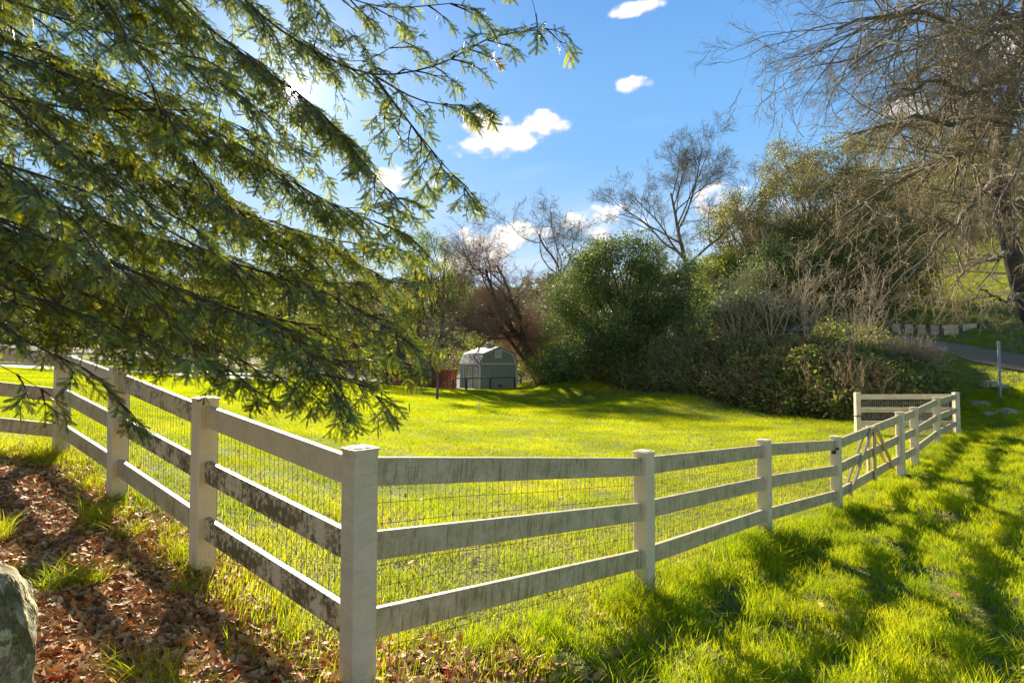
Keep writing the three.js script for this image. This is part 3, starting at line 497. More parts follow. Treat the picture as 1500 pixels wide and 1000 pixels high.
// a leafy crown: clumps of leaf clusters spread through lobes round limbs
function leafyTree(label, base, o, group) {
  const R = rand(o.seed), T = new Tubes(), g = thing(o.name ?? 'leafy_tree', label, o.cat ?? 'tree', group), list = (o.leaves).map(() => []), lobes = [];
  const H = o.h, W = o.w, low = o.low ?? 0.2, D = o.dp ?? W;
  for (let i = 0; i < o.lobes; i++) {
    const t = (i + R()) / o.lobes, y = mix(low, 1, t), prof = Math.pow(Math.sin(Math.PI * clamp(mix(o.p0 ?? 0.12, o.p1 ?? 0.95, t))), o.pw ?? 0.7), a = R() * 6.2832, r = Math.sqrt(R()) * prof;
    lobes.push([V(base.x + Math.cos(a) * r * W / 2 + (o.leanX ?? 0) * y * H, base.y + y * H, base.z + Math.sin(a) * r * D / 2), mix(o.l0, o.l1, R()) * (1.1 - 0.4 * t)]);
  }
  const stems = o.stems ?? 1, tr = [];
  for (let s = 0; s < stems; s++) {
    const a = s * 2.4 + R(), k = stems > 1 ? W * 0.22 : 0.1 * W, top = V(base.x + Math.cos(a) * k + (o.leanX ?? 0) * H * 0.75, base.y + H * (o.trunkTop ?? 0.75) * (0.8 + 0.2 * R()), base.z + Math.sin(a) * k), b = base.clone().add(V(Math.cos(a) * o.r * 0.9 * (stems > 1), -0.25, Math.sin(a) * o.r * 0.9 * (stems > 1))), pts = [], rad = [];
    for (let i = 0; i <= 7; i++) { const q = b.clone().lerp(top, i / 7); if (i) q.add(V((R() - 0.5) * H * 0.035, 0, (R() - 0.5) * H * 0.035)); pts.push(q); rad.push(o.r * (1 - 0.8 * i / 7)); } T.add(pts, rad, 8); tr.push(pts);
  }
  for (const [c, r] of lobes) { // a limb to each lobe
    const pts = tr[R() * tr.length | 0], a = pts[clamp(Math.round((c.y - base.y) / H * 6 - 1.2), 1, 6)], m = a.clone().lerp(c, 0.5).add(V(0, -0.05 * a.distanceTo(c), 0)).addScaledVector(unit(R), 0.12 * a.distanceTo(c)); T.add([a, m, c], [o.r * 0.28, o.r * 0.16, o.r * 0.06], 4);
    const n = Math.round(o.per * 0.5 * (r / o.l1) ** 2); for (let i = 0; i < n; i++) { const u = unit(R); u.y *= o.flat ?? 0.8; const q = c.clone().addScaledVector(u, r * (0.35 + 0.75 * Math.sqrt(R()))); if (q.y < ground(q.x, -q.z) + 0.1) continue; list[R() * list.length | 0].push({ m: pose(q, unit(R), R() * 6.2832, (o.s ?? 1) * 1.45 * (0.7 + 0.6 * R())), c: shade(R, 0.9) }); }
  }
  mesh('trunk', T.geo, o.mat, g); list.forEach((l, i) => l.length && copies('foliage', o.leaves[i], o.lm ?? LM, l, g)); return g;
}
const evergreen = [[0.15, 0.20, 0.035], [0.20, 0.24, 0.04], [0.11, 0.16, 0.035], [0.27, 0.30, 0.05]];
const olive = [[0.36, 0.31, 0.06], [0.28, 0.26, 0.06], [0.44, 0.36, 0.07], [0.21, 0.22, 0.06]];
const lime = [[0.30, 0.34, 0.03], [0.36, 0.38, 0.035], [0.24, 0.30, 0.03]];
const bayG = [[0.17, 0.22, 0.04], [0.24, 0.28, 0.055], [0.13, 0.18, 0.04]];
const C = {
  ever: [1, 2, 3].map((s) => leafCluster(600 + s, 22, 0.26, 0.085, 0.042, evergreen)), olive: [1, 2, 3].map((s) => leafCluster(610 + s, 22, 0.30, 0.09, 0.045, olive)), lime: [1, 2].map((s) => leafCluster(620 + s, 18, 0.3, 0.11, 0.05, lime, 0.2)),
  bay: [1, 2].map((s) => leafCluster(630 + s, 20, 0.28, 0.12, 0.035, bayG, 0.4)), bramble: [1, 2, 3].map((s) => leafCluster(640 + s, 20, 0.2, 0.08, 0.055, [[0.16, 0.21, 0.035], [0.25, 0.25, 0.04], [0.12, 0.17, 0.035], [0.30, 0.18, 0.07], [0.30, 0.32, 0.05]])), dry: [1].map((s) => leafCluster(650 + s, 12, 0.25, 0.07, 0.04, [[0.22, 0.14, 0.05], [0.28, 0.19, 0.06], [0.16, 0.10, 0.04]])),
};
const hTo = (px, d, py) => at(px, py, d).y - foot(px, d).y;
// big dense live oak in the middle
leafyTree('large dense dark green evergreen oak between the shed and the brambles', foot(908, 36), { seed: 71, h: hTo(908, 36, 355), w: 7.8, r: 0.3, lobes: 70, per: 250, l0: 0.6, l1: 1.6, low: 0.1, p0: 0.22, p1: 0.93, pw: 0.6, mat: B.dark, leaves: C.ever, s: 1.1, trunkTop: 0.7 });
leafyTree('smaller rounded evergreen beside the large oak', foot(838, 41), { seed: 72, h: hTo(838, 41, 395), w: 4.6, r: 0.2, lobes: 30, per: 100, l0: 0.8, l1: 1.3, low: 0.05, p0: 0.25, mat: B.dark, leaves: C.bay, s: 1.1 });
leafyTree('pale green bush at the foot of the oak by the shed', foot(815, 42.5), { seed: 73, name: 'bush', cat: 'bush', h: 3.0, w: 4.0, r: 0.08, stems: 4, lobes: 16, per: 90, l0: 0.6, l1: 0.9, low: 0.12, mat: B.grey, leaves: C.lime });
leafyTree('leafy green shrub right of the oak trunk', foot(1003, 33), { seed: 74, name: 'bush', cat: 'bush', h: 6.0, w: 4.4, r: 0.1, stems: 3, lobes: 26, per: 90, l0: 0.7, l1: 1.1, low: 0.08, mat: B.grey, leaves: C.bay });
// multi-stemmed tree behind the sapling
leafyTree('airy multi-stemmed tree with dark leaf clumps behind the reddish fence', foot(630, 50), { seed: 75, h: hTo(630, 50, 345), w: 8, r: 0.24, stems: 5, lobes: 48, per: 110, l0: 0.7, l1: 1.25, low: 0.34, p0: 0.25, p1: 0.92, mat: B.red, leaves: [...C.bay, C.lime[0]], s: 1.05, trunkTop: 0.92 });
// left background seen through the conifer
[['sunlit yellow green tree beyond the lane', 70, 52, 11, 10, 'lime'], ['dark rounded tree beyond the lane', 190, 58, 12, 9, 'ever'], ['tall leafy tree behind the far white fence', 300, 60, 14, 10, 'bay'], ['bright green spreading tree left of the multi-stemmed tree', 420, 56, 12, 9, 'lime'], ['olive green tree beside the multi-stemmed tree', 520, 60, 13, 8, 'olive'], ['tall dark tree at the end of the lane', -40, 48, 14, 9, 'ever']].forEach(([l, px, d, h, w, k], i) => leafyTree(l, foot(px, d), { seed: 90 + i, h: h, w, r: 0.22, lobes: 34, per: 75, l0: 1, l1: 1.7, low: 0.14, mat: B.dark, leaves: C[k], s: 1.35 }));
// low greenery behind the shed
[['pale green shrub behind the shed roof', 700, 58, 5, 5, 'lime'], ['grey green shrub behind the reddish fence', 640, 60, 4.5, 6, 'olive'], ['dark shrub between the shed and the leaning tree', 760, 56, 4.2, 4.5, 'ever'], ['olive shrub beside the leaning bare tree', 790, 50, 4.5, 4, 'olive']].forEach(([l, px, d, h, w, k], i) => leafyTree(l, foot(px, d), { seed: 110 + i, name: 'bush', cat: 'bush', h, w, r: 0.08, stems: 3, lobes: 18, per: 80, l0: 0.7, l1: 1.2, low: 0.1, mat: B.grey, leaves: C[k], s: 1.2 }));
// bare trees
const crooked = { levels: 3, kids: [7, 6, 4], start: [0.35, 0.2, 0.2], ang: [0.8, 0.85, 0.8], ratio: [0.55, 0.5, 0.5], wig: [0.16, 0.3, 0.34], up: [0.2, 0.15, 0.1], seg: 0.55 };
bareTree('leaning bare tree with crooked crown beside the shed', foot(800, 46), { ...crooked, seed: 201, h: 11, r: 0.28, mat: B.dark, stems: [[-0.55, 0.1, 0, 1], [-0.25, -0.1, 0, 1.05], [-0.75, 0.2, 0, 0.7]], twigMat: B.brown, twig: twigs.coarse, tn: 1, t0: 0.6, t1: 1.2 });
bareTree('reddish brown twiggy thicket tree in front of the leaning tree', foot(790, 49), { ...crooked, seed: 202, h: 5.0, r: 0.1, mat: B.brown, stems: [[-0.3, 0, 0, 1], [0.2, 0.2, 0, 1], [0, -0.3, 0, 0.9]], tn: 1, t0: 0.7, t1: 1.3 });
bareTree('gnarled bare tree rising behind the dense oak', foot(850, 48), { ...crooked, seed: 203, h: hTo(850, 48, 305), r: 0.24, mat: B.oak, stems: [[-0.12, 0, 0, 1], [0.12, 0.1, 0, 0.95]], twig: twigs.coarse, tn: 1, t0: 0.6, t1: 1.1 });
bareTree('tall bare fan crowned tree against the sky', foot(1020, 50), { levels: 3, kids: [11, 5, 3], start: [0.42, 0.25, 0.2], ang: [0.85, 0.65, 0.7], ratio: [0.85, 0.42, 0.45], wig: [0.05, 0.13, 0.22], up: [0.1, 0.35, 0.2], seg: 0.6, seed: 204, h: hTo(1000, 50, 290), r: 0.28, mat: B.oak, stems: [[-0.13, 0, 0, 1]], twig: twigs.coarse, tn: 2, t0: 0.6, t1: 1.1, leaf: C.dry[0], leafShare: 0.06 });
// olive wooded slope on the right
const slope = [['olive leaved oak on the slope, first of the row by the tall bare tree', 1095, 48, 285, 8, 'olive'], ['tall olive and gold oak crowning the wooded slope', 1175, 46, 215, 11, 'olive'], ['dark green oak in the middle of the wooded slope', 1150, 38, 360, 7, 'ever'], ['broad olive oak on the slope above the grey shrubs', 1255, 43, 205, 11, 'olive'], ['shady oak overhanging the timber wall', 1290, 38, 320, 6.5, 'olive'], ['high oak on the hilltop behind the olive oaks', 1340, 64, 175, 15, 'olive'], ['yellow green oak low on the wooded slope', 1060, 44, 380, 5, 'lime'], ['dark evergreen low on the slope beside the dense oak', 1080, 36, 440, 5, 'ever'], ['distant oak on the hilltop behind the spreading bare oak', 1440, 70, 190, 15, 'olive'], ['wide golden olive oak on the crest above the grassy hillside', 1400, 74, 165, 20, 'olive'], ['crest oak rising behind the trunk of the spreading bare oak', 1490, 76, 150, 20, 'olive']];
slope.forEach(([l, px, d, py, w, k], i) => leafyTree(l, foot(px, d), { seed: 130 + i, h: hTo(px, d, py), w, r: 0.25, lobes: 60, per: 130, l0: 0.8, l1: 1.5, low: 0.15, p0: 0.2, mat: B.oak, leaves: C[k], s: 1.15 }, null));
[['bare lichen grey oak among the olive oaks', 1125, 46, 330, 205], ['bare twiggy oak leaning over the wooded slope', 1215, 42, 290, 206], ['bare lichened oak above the timber wall', 1305, 43, 300, 207], ['bare hilltop oak behind the wooded slope', 1390, 54, 260, 208], ['bare grey oak at the top of the grassy hillside', 1450, 56, 240, 209], ['bare oak half hidden behind the oak trunk on the hill', 1490, 52, 270, 210], ['bare branching oak above the hillside grass', 1420, 48, 330, 211]].forEach(([l, px, d, py, s]) => bareTree(l, foot(px, d), { ...crooked, seed: s, h: hTo(px, d, py), r: 0.17, mat: B.lichen, kids: [6, 4, 3], tn: 1, t0: 0.7, t1: 1.4, stems: [[-0.1, 0, 0, 1], [0.25, 0.1, 0, 0.9]] }));
// grey leafless shrubs in front of the wooded slope
const shrubby = { levels: 2, kids: [5, 3], start: [0.25, 0.2], ang: [0.55, 0.6], ratio: [0.55, 0.5], wig: [0.1, 0.16], up: [0.15, 0.3], seg: 0.35, name: 'bare_shrub', cat: 'shrub' };
[['pale bare forked shrub standing in the brambles', 1190, 25, 4.6, 301], ['pale leaning bare shrub beside the timber wall', 1250, 24, 3.8, 302, 0.3], ['grey bare shrub at the dark oak', 1085, 28, 4.2, 303], ['slender bare shrub behind the brambles', 1140, 27, 4.8, 304], ['tangled bare shrub below the driveway', 1300, 22.5, 1.6, 305, 0.3], ['low bare shrub overhanging the driveway edge', 1330, 22, 1.5, 306, 0.7]].forEach(([l, px, d, h, s, lean = 0]) => bareTree(l, foot(px, d), { ...shrubby, seed: s, h, r: 0.045, mat: B.pale, stems: [[lean - 0.15, 0, 0, 1], [lean + 0.25, 0.2, 0, 0.85], [lean + 0.05, -0.3, 0, 0.9], [lean - 0.4, 0.1, 0, 0.7]], tn: 1, t0: 0.5, t1: 1.0, twig: twigs.shrub }));
bareTree('slim bare sapling standing alone in the pasture before the shed', foot(640, 31.5), { ...shrubby, name: 'sapling', cat: 'tree', seed: 310, h: 3.4, r: 0.085, mat: B.grey, stems: [[0.02, 0, 0, 1]], start: [0.5, 0.2], kids: [8, 5], ang: [0.9, 0.7], ratio: [0.6, 0.5], tn: 2, t0: 0.4, t1: 0.8, leaf: C.lime[0], leafShare: 0.2 });
console.log('trees');
{ // the spreading bare oak on the right: its trunk and main limbs, then branching
  const R = rand(404), T = new Tubes(), T0 = new Tubes(), tips = [], g = thing('spreading_oak', 'large bare lichened oak leaning beside the driveway, its limbs reaching over the slope', 'tree');
  const o = { levels: 3, kids: [0, 1.9, 1.6], byLength: true, start: [0.3, 0.12, 0.1], ang: [0.8, 0.8, 0.75], ratio: [0.5, 0.27, 0.45], wig: [0.1, 0.24, 0.26], up: [0, -0.25, -0.25], seg: 0.5, thin: 0.5 };
  const trunk = [[1580, 530, 28], [1520, 475, 27.6], [1492, 400, 27], [1475, 330, 26.7], [1463, 250, 26.4], [1476, 170, 26], [1496, 70, 25.5], [1510, -60, 25]].map((q) => at(...q));
  trunk[0].y = ground(trunk[0].x, -trunk[0].z) - 0.3; T0.add(new THREE.CatmullRomCurve3(trunk).getSpacedPoints(24), Array.from({ length: 25 }, (_, i) => mix(0.52, 0.2, Math.min(1, i / 20))), 12);
  const limbs = [ // r0, points in the photograph with their distance
    [0.17, [[1465, 240, 26.4], [1425, 215, 24], [1380, 235, 22], [1310, 270, 20], [1230, 320, 19]]], [0.16, [[1474, 180, 26], [1440, 160, 24], [1400, 180, 22], [1345, 170, 20], [1300, 185, 18.5], [1250, 195, 18]]],
    [0.17, [[1488, 110, 25.7], [1450, 120, 23], [1415, 140, 21], [1370, 120, 19], [1320, 135, 18]]], [0.17, [[1500, 30, 25.3], [1470, 35, 23], [1430, 45, 21], [1380, 25, 19], [1310, 20, 17], [1260, 25, 16], [1225, 40, 15.5]]],
    [0.15, [[1505, -20, 25], [1440, -40, 22], [1380, -10, 19], [1320, 30, 17], [1280, 75, 16], [1240, 95, 15.5]]], [0.14, [[1500, 60, 25.4], [1475, 20, 22], [1450, 30, 19], [1440, 70, 17.5], [1400, 110, 17]]],
    [0.15, [[1464, 262, 26.4], [1440, 280, 24], [1400, 330, 22], [1350, 380, 21], [1310, 420, 20.5]]], [0.12, [[1470, 300, 26.6], [1500, 290, 24], [1540, 310, 22]]], [0.13, [[1478, 165, 26], [1500, 150, 23], [1510, 190, 21], [1490, 250, 20], [1450, 330, 19.5]]],
    [0.13, [[1492, 90, 25.6], [1520, 60, 22], [1500, 100, 19], [1470, 150, 18], [1430, 220, 17.5]]], [0.12, [[1485, 120, 25.8], [1440, 90, 28], [1380, 90, 30], [1320, 130, 31], [1260, 170, 32]]], [0.12, [[1480, 370, 26.8], [1450, 380, 25], [1410, 400, 23.5], [1390, 430, 23]]], [0.11, [[1500, 430, 27], [1470, 440, 25], [1440, 425, 24], [1415, 450, 23.5]]]];
  for (const [r, q] of limbs) { const c = new THREE.CatmullRomCurve3(q.map((e) => at(...e))), n = 16, pts = c.getSpacedPoints(n); pts.forEach((p, i) => i && p.addScaledVector(unit(R), 0.1)); branches(T, R, pts, pts.map((_, i) => r * (1 - 0.8 * i / n)), c.getLength(), 1, o, tips); }
  mesh('trunk', T0.geo, B.dark, g); mesh('limbs', T.geo, B.oak, g); const up = tips.filter(([p]) => p.y > 10.5), dn = tips.filter(([p]) => p.y <= 10.5);
  twigCopies(up, twigs.fine, B.lichen, g, R, 1, 0.5, 1.0, 0.15); twigCopies(dn.filter((_, i) => i % 3 === 0), twigs.droop, B.tan, g, R, 1, 0.7, 1.3, 0.5); console.log('oak tips ' + tips.length);
}
{ // brambles
  const R = rand(88), lv = [[], [], []], cn = [[], [], []], cane = [1, 2, 3].map((s) => twigSpray(560 + s, 1.5, 0.009, 5, 0.6));
  for (let i = 0; i < 24000; i++) {
    const x = 3 + R() * 16, e = edge(x); if (e > 100) continue; const t = R() ** 1.3, d = e + 0.25 + t * 8, top = 0.4 + 1.5 * sst(0, 3.2, d - e) * (0.75 + 0.9 * fbm(x * 0.5, d * 0.5, 5, 3)) * sst(2.5, 7, x) * mix(1, 0.2, sst(11.3, 14.5, x)) + 0.3 * sst(0, 1, d - e), y = top * (1 - R() * R() * 0.9); if (roadDist(x, d) < 2.6) continue;
    if (R() < 0.86 + 0.25 * fbm(x * 0.6, y, d * 0.6, 2)) lv[R() * 3 | 0].push({ m: pose(G(x, d, y), unit(R), R() * 6, 1.0 + R() * 0.9), c: shade(R, 0.9) }); else if (R() < 0.35) { const f = V((R() - 0.5) * 1.6, 0.7 + R() * 0.5, (R() - 0.3) * 1.2).normalize(); cn[R() * 3 | 0].push({ m: pose(G(x, d, Math.max(0, y - 0.8)), f, R() * 6, (0.6 + R() * 0.8) * mix(1, 0.35, sst(10.8, 13, x))) }); }
  }
  const g = new THREE.Group(); g.name = 'bramble_thicket'; scene.add(g); tag(g, 'dense bramble thicket with brown canes along the edge of the pasture', 'brambles', null, 'stuff');
  lv.forEach((l, i) => copies('bramble_leaves', C.bramble[i], dullLeaf, l, g)); cn.forEach((l, i) => copies('bramble_canes', cane[i], i ? B.brown : B.tan, l, g));
}
{ // far woods on the ridges
  const R = rand(99), big = [1, 2].map((s) => leafCluster(660 + s, 60, 1.0, 0.5, 0.3, [[0.17, 0.19, 0.07], [0.21, 0.21, 0.09], [0.26, 0.22, 0.12]])), ls = [[], []];
  for (let i = 0; i < 2600; i++) { const d = 95 + 420 * R() ** 1.2, x = (R() - 0.5) * d * 2.1, h = 5 + R() * 7, b = ground(x, d); for (let k = 0; k < 7; k++) { const u = unit(R); ls[k % 2].push({ m: pose(V(x + u.x * h * 0.35, b + h * (0.3 + 0.65 * R()), -d + u.z * h * 0.3), unit(R), R() * 6, h * (0.16 + 0.08 * R())), c: shade(R, 0.5) }); } }
  const g = new THREE.Group(); g.name = 'distant_woods'; scene.add(g); tag(g, 'far wooded ridge beyond the valley', 'woods', null, 'stuff'); ls.forEach((l, i) => copies('crowns', big[i], LM, l, g));
}
console.log('woods');
{ // small fallen twigs among the dead leaves
  const R = rand(321), ls = [[], [], []]; for (let i = 0; i < 900; i++) { const d = 1.4 + 6 * R(), x = -0.6 - R() * d; if (R() > litterAt(x, d)) continue; const f = V(R() - 0.5, 0.06 * R(), R() - 0.5).normalize(); ls[R() * 3 | 0].push({ m: pose(G(x, d, 0.02), f, R() * 6, V(0.3, 0.12 + R() * 0.28, 0.3)) }); }
  const g = new THREE.Group(); g.name = 'fallen_twigs'; scene.add(g); tag(g, 'thin fallen twigs lying among the dead leaves', 'twigs', null, 'stuff'); ls.forEach((l, i) => copies('dry_twigs', twigs.shrub[i], B.tan, l, g));
}
// ---------------------------------------------------------------- the conifer on the left
{
  const R = rand(1234), T = new Tubes(), g = thing('conifer_tree', 'large conifer whose drooping feathery branches hang over the white fence', 'tree');
  const pal = [[0.22, 0.27, 0.022], [0.33, 0.37, 0.022], [0.16, 0.21, 0.022], [0.55, 0.55, 0.022]];
  // a flat feathery spray growing along +y, needles in two ranks along x
  function spray(seed, len, side, pal) {
    const q = rand(seed), Fz = new Faces(), feather = (p, d, s, l, c0) => {
      const up = V(0, 0, 0).crossVectors(s, d).normalize(), n = Math.round(l / 0.0052); let pt = p.clone(), e = d.clone();
      const st = []; for (let i = 0; i <= n; i++) { st.push(pt.clone()); e.addScaledVector(up, -0.012).addScaledVector(s, (q() - 0.5) * 0.03).normalize(); pt.addScaledVector(e, l / n); }
      for (let i = 1; i <= n; i++) for (const k of [-1, 1]) {
        const t = i / n, nl = 0.0205 * Math.sqrt(Math.sin(Math.PI * clamp(0.12 + 0.8 * t))) * (0.85 + 0.3 * q()), a = st[i], f = e.clone().multiplyScalar(0.55).addScaledVector(s, k).addScaledVector(up, (q() - 0.5) * 0.45).normalize(), w = f.clone().cross(up).normalize().multiplyScalar(0.0017), c = c0.map((v) => v * (0.8 + 0.4 * q()));
        const m = a.clone().addScaledVector(f, nl * 0.5).addScaledVector(up, 0.001), z = a.clone().addScaledVector(f, nl);
        Fz.strip([a.clone().sub(w), m.clone().sub(w), z], [a.clone().add(w), m.clone().add(w), z.clone().addScaledVector(w, 0.2)], [c]);
      }
      const w = s.clone().multiplyScalar(0.0013), w2 = up.clone().multiplyScalar(0.0013); for (const v of [w, w2]) Fz.strip(st.filter((_, i) => i % 4 === 0 || i === n).map((a) => a.clone().sub(v)), st.filter((_, i) => i % 4 === 0 || i === n).map((a) => a.clone().add(v)), [[0.10, 0.075, 0.04]]);
      return st;
    };
    const main = feather(V(0, 0, 0), V(0, 1, 0), V(1, 0, 0), len, pal[q() * pal.length | 0]);
    for (let i = 0; i < side; i++) { const k = i % 2 ? 1 : -1, t = 0.12 + 0.6 * (i + q() * 0.6) / side, b = main[Math.floor(t * (main.length - 1))], d = V(k * (0.75 + 0.3 * q()), 0.9, (q() - 0.5) * 0.5).normalize(); feather(b, d, V(d.y, -d.x, 0.15).normalize(), len * (0.62 - 0.35 * t) * (0.8 + 0.4 * q()), pal[q() * pal.length | 0]); }
    return Fz.geo;
  }
  const geos = [spray(1, 0.15, 2, pal), spray(2, 0.19, 4, pal), spray(3, 0.12, 1, pal), spray(4, 0.17, 3, pal), spray(5, 0.10, 0, pal)], dead = spray(9, 0.14, 2, [[0.22, 0.075, 0.035], [0.17, 0.06, 0.03]]);
  const lists = geos.map(() => []), deadL = [];
  const trunkAt = (y) => V(-5.4 + 0.01 * y, y, -3.6);
  T.add([0, 2, 5, 9, 14, 18].map((y) => y ? trunkAt(y + 0.6) : trunkAt(0.4)), [0.46, 0.38, 0.33, 0.26, 0.16, 0.05], 14);
  const eye = V(0, EYE, 0);
  function twig(p, d, len, r, lev) { // a drooping side branch carrying sprays
    const k = Math.max(3, Math.round(len / 0.044)), pts = [p.clone()], e = d.clone(); let q = p.clone();
    for (let i = 1; i <= k; i++) { e.addScaledVector(unit(R), 0.12); e.y -= 0.45 / k; e.normalize(); q = q.clone().addScaledVector(e, len / k); pts.push(q); }
    T.add(pts, pts.map((_, i) => Math.max(0.0011, r * (1 - 0.8 * i / k))), 4);
    for (let i = 1; i <= k; i++) {
      const f = pts[i].clone().sub(pts[i - 1]).normalize(), s = V(0, 0, 0).crossVectors(f, UPV).normalize();
      if (lev > 0 && i % 2 === 0 && i < k) { twig(pts[i], f.clone().multiplyScalar(0.75).addScaledVector(s, (i % 4 ? 1 : -1) * 0.8).add(V(0, -0.15, 0)).normalize(), len * 0.45 * (0.7 + 0.6 * R()), r * 0.55, lev - 1); }
      for (const sd of i === k ? [0] : [-1, 1]) { if (R() < 0.2 || pts[i].clone().sub(eye).normalize().dot(SUN) > 0.99985) continue; const dd = f.clone().addScaledVector(s, sd * (0.75 + 0.3 * R())).add(V(0, -0.30 - 0.35 * R(), 0)).normalize(); (R() < 0.006 ? deadL : lists[i === k ? 1 : R() * 5 | 0]).push({ m: pose(pts[i], dd, Math.atan2(s.x, s.z) + (R() - 0.5) * 2.2, 0.27 + R() * 0.25), c: shade(R, 0.7) }); }
    }
  }
  function bough(q, r, dens = 1, len0 = 0.5, len1 = 0.16) {
    const first = at(...q[0]), t = trunkAt(first.y + 0.25), c = new THREE.CatmullRomCurve3(q[0][0] < 120 || q[0][1] < 0 ? [t, t.clone().lerp(first, 0.5).add(V(0, 0.1, 0)), ...q.map((e) => at(...e))] : q.map((e) => at(...e))), L = c.getLength(), n = Math.round(L / 0.09), pts = c.getSpacedPoints(n);
    T.add(pts, pts.map((_, i) => r * (1 - 0.86 * i / n)), 6);
    for (let i = 2; i <= n; i++) {
      const p = pts[i]; if (p.x < -0.97 * -p.z - 0.9 || p.y > EYE + 0.75 * -p.z + 0.8) continue;
      const tt = i / n, f = pts[i].clone().sub(pts[i - 1]).normalize(), s = V(0, 0, 0).crossVectors(f, UPV).normalize();
      for (const sd of [-1, 1]) { if (R() > 0.8 * dens) continue; const d = f.clone().multiplyScalar(0.7 + 0.3 * R()).addScaledVector(s, sd * (0.6 + 0.4 * R())).add(V(0, (R() - 0.65) * 0.7, 0)).normalize(); twig(p, d, mix(len0, len1, tt * tt) * (0.6 + 0.7 * R()), 0.0045, 1); }
    }
    const e = pts[n].clone().sub(pts[n - 1]).normalize(); twig(pts[n], e, len1, 0.003, 1);
  }
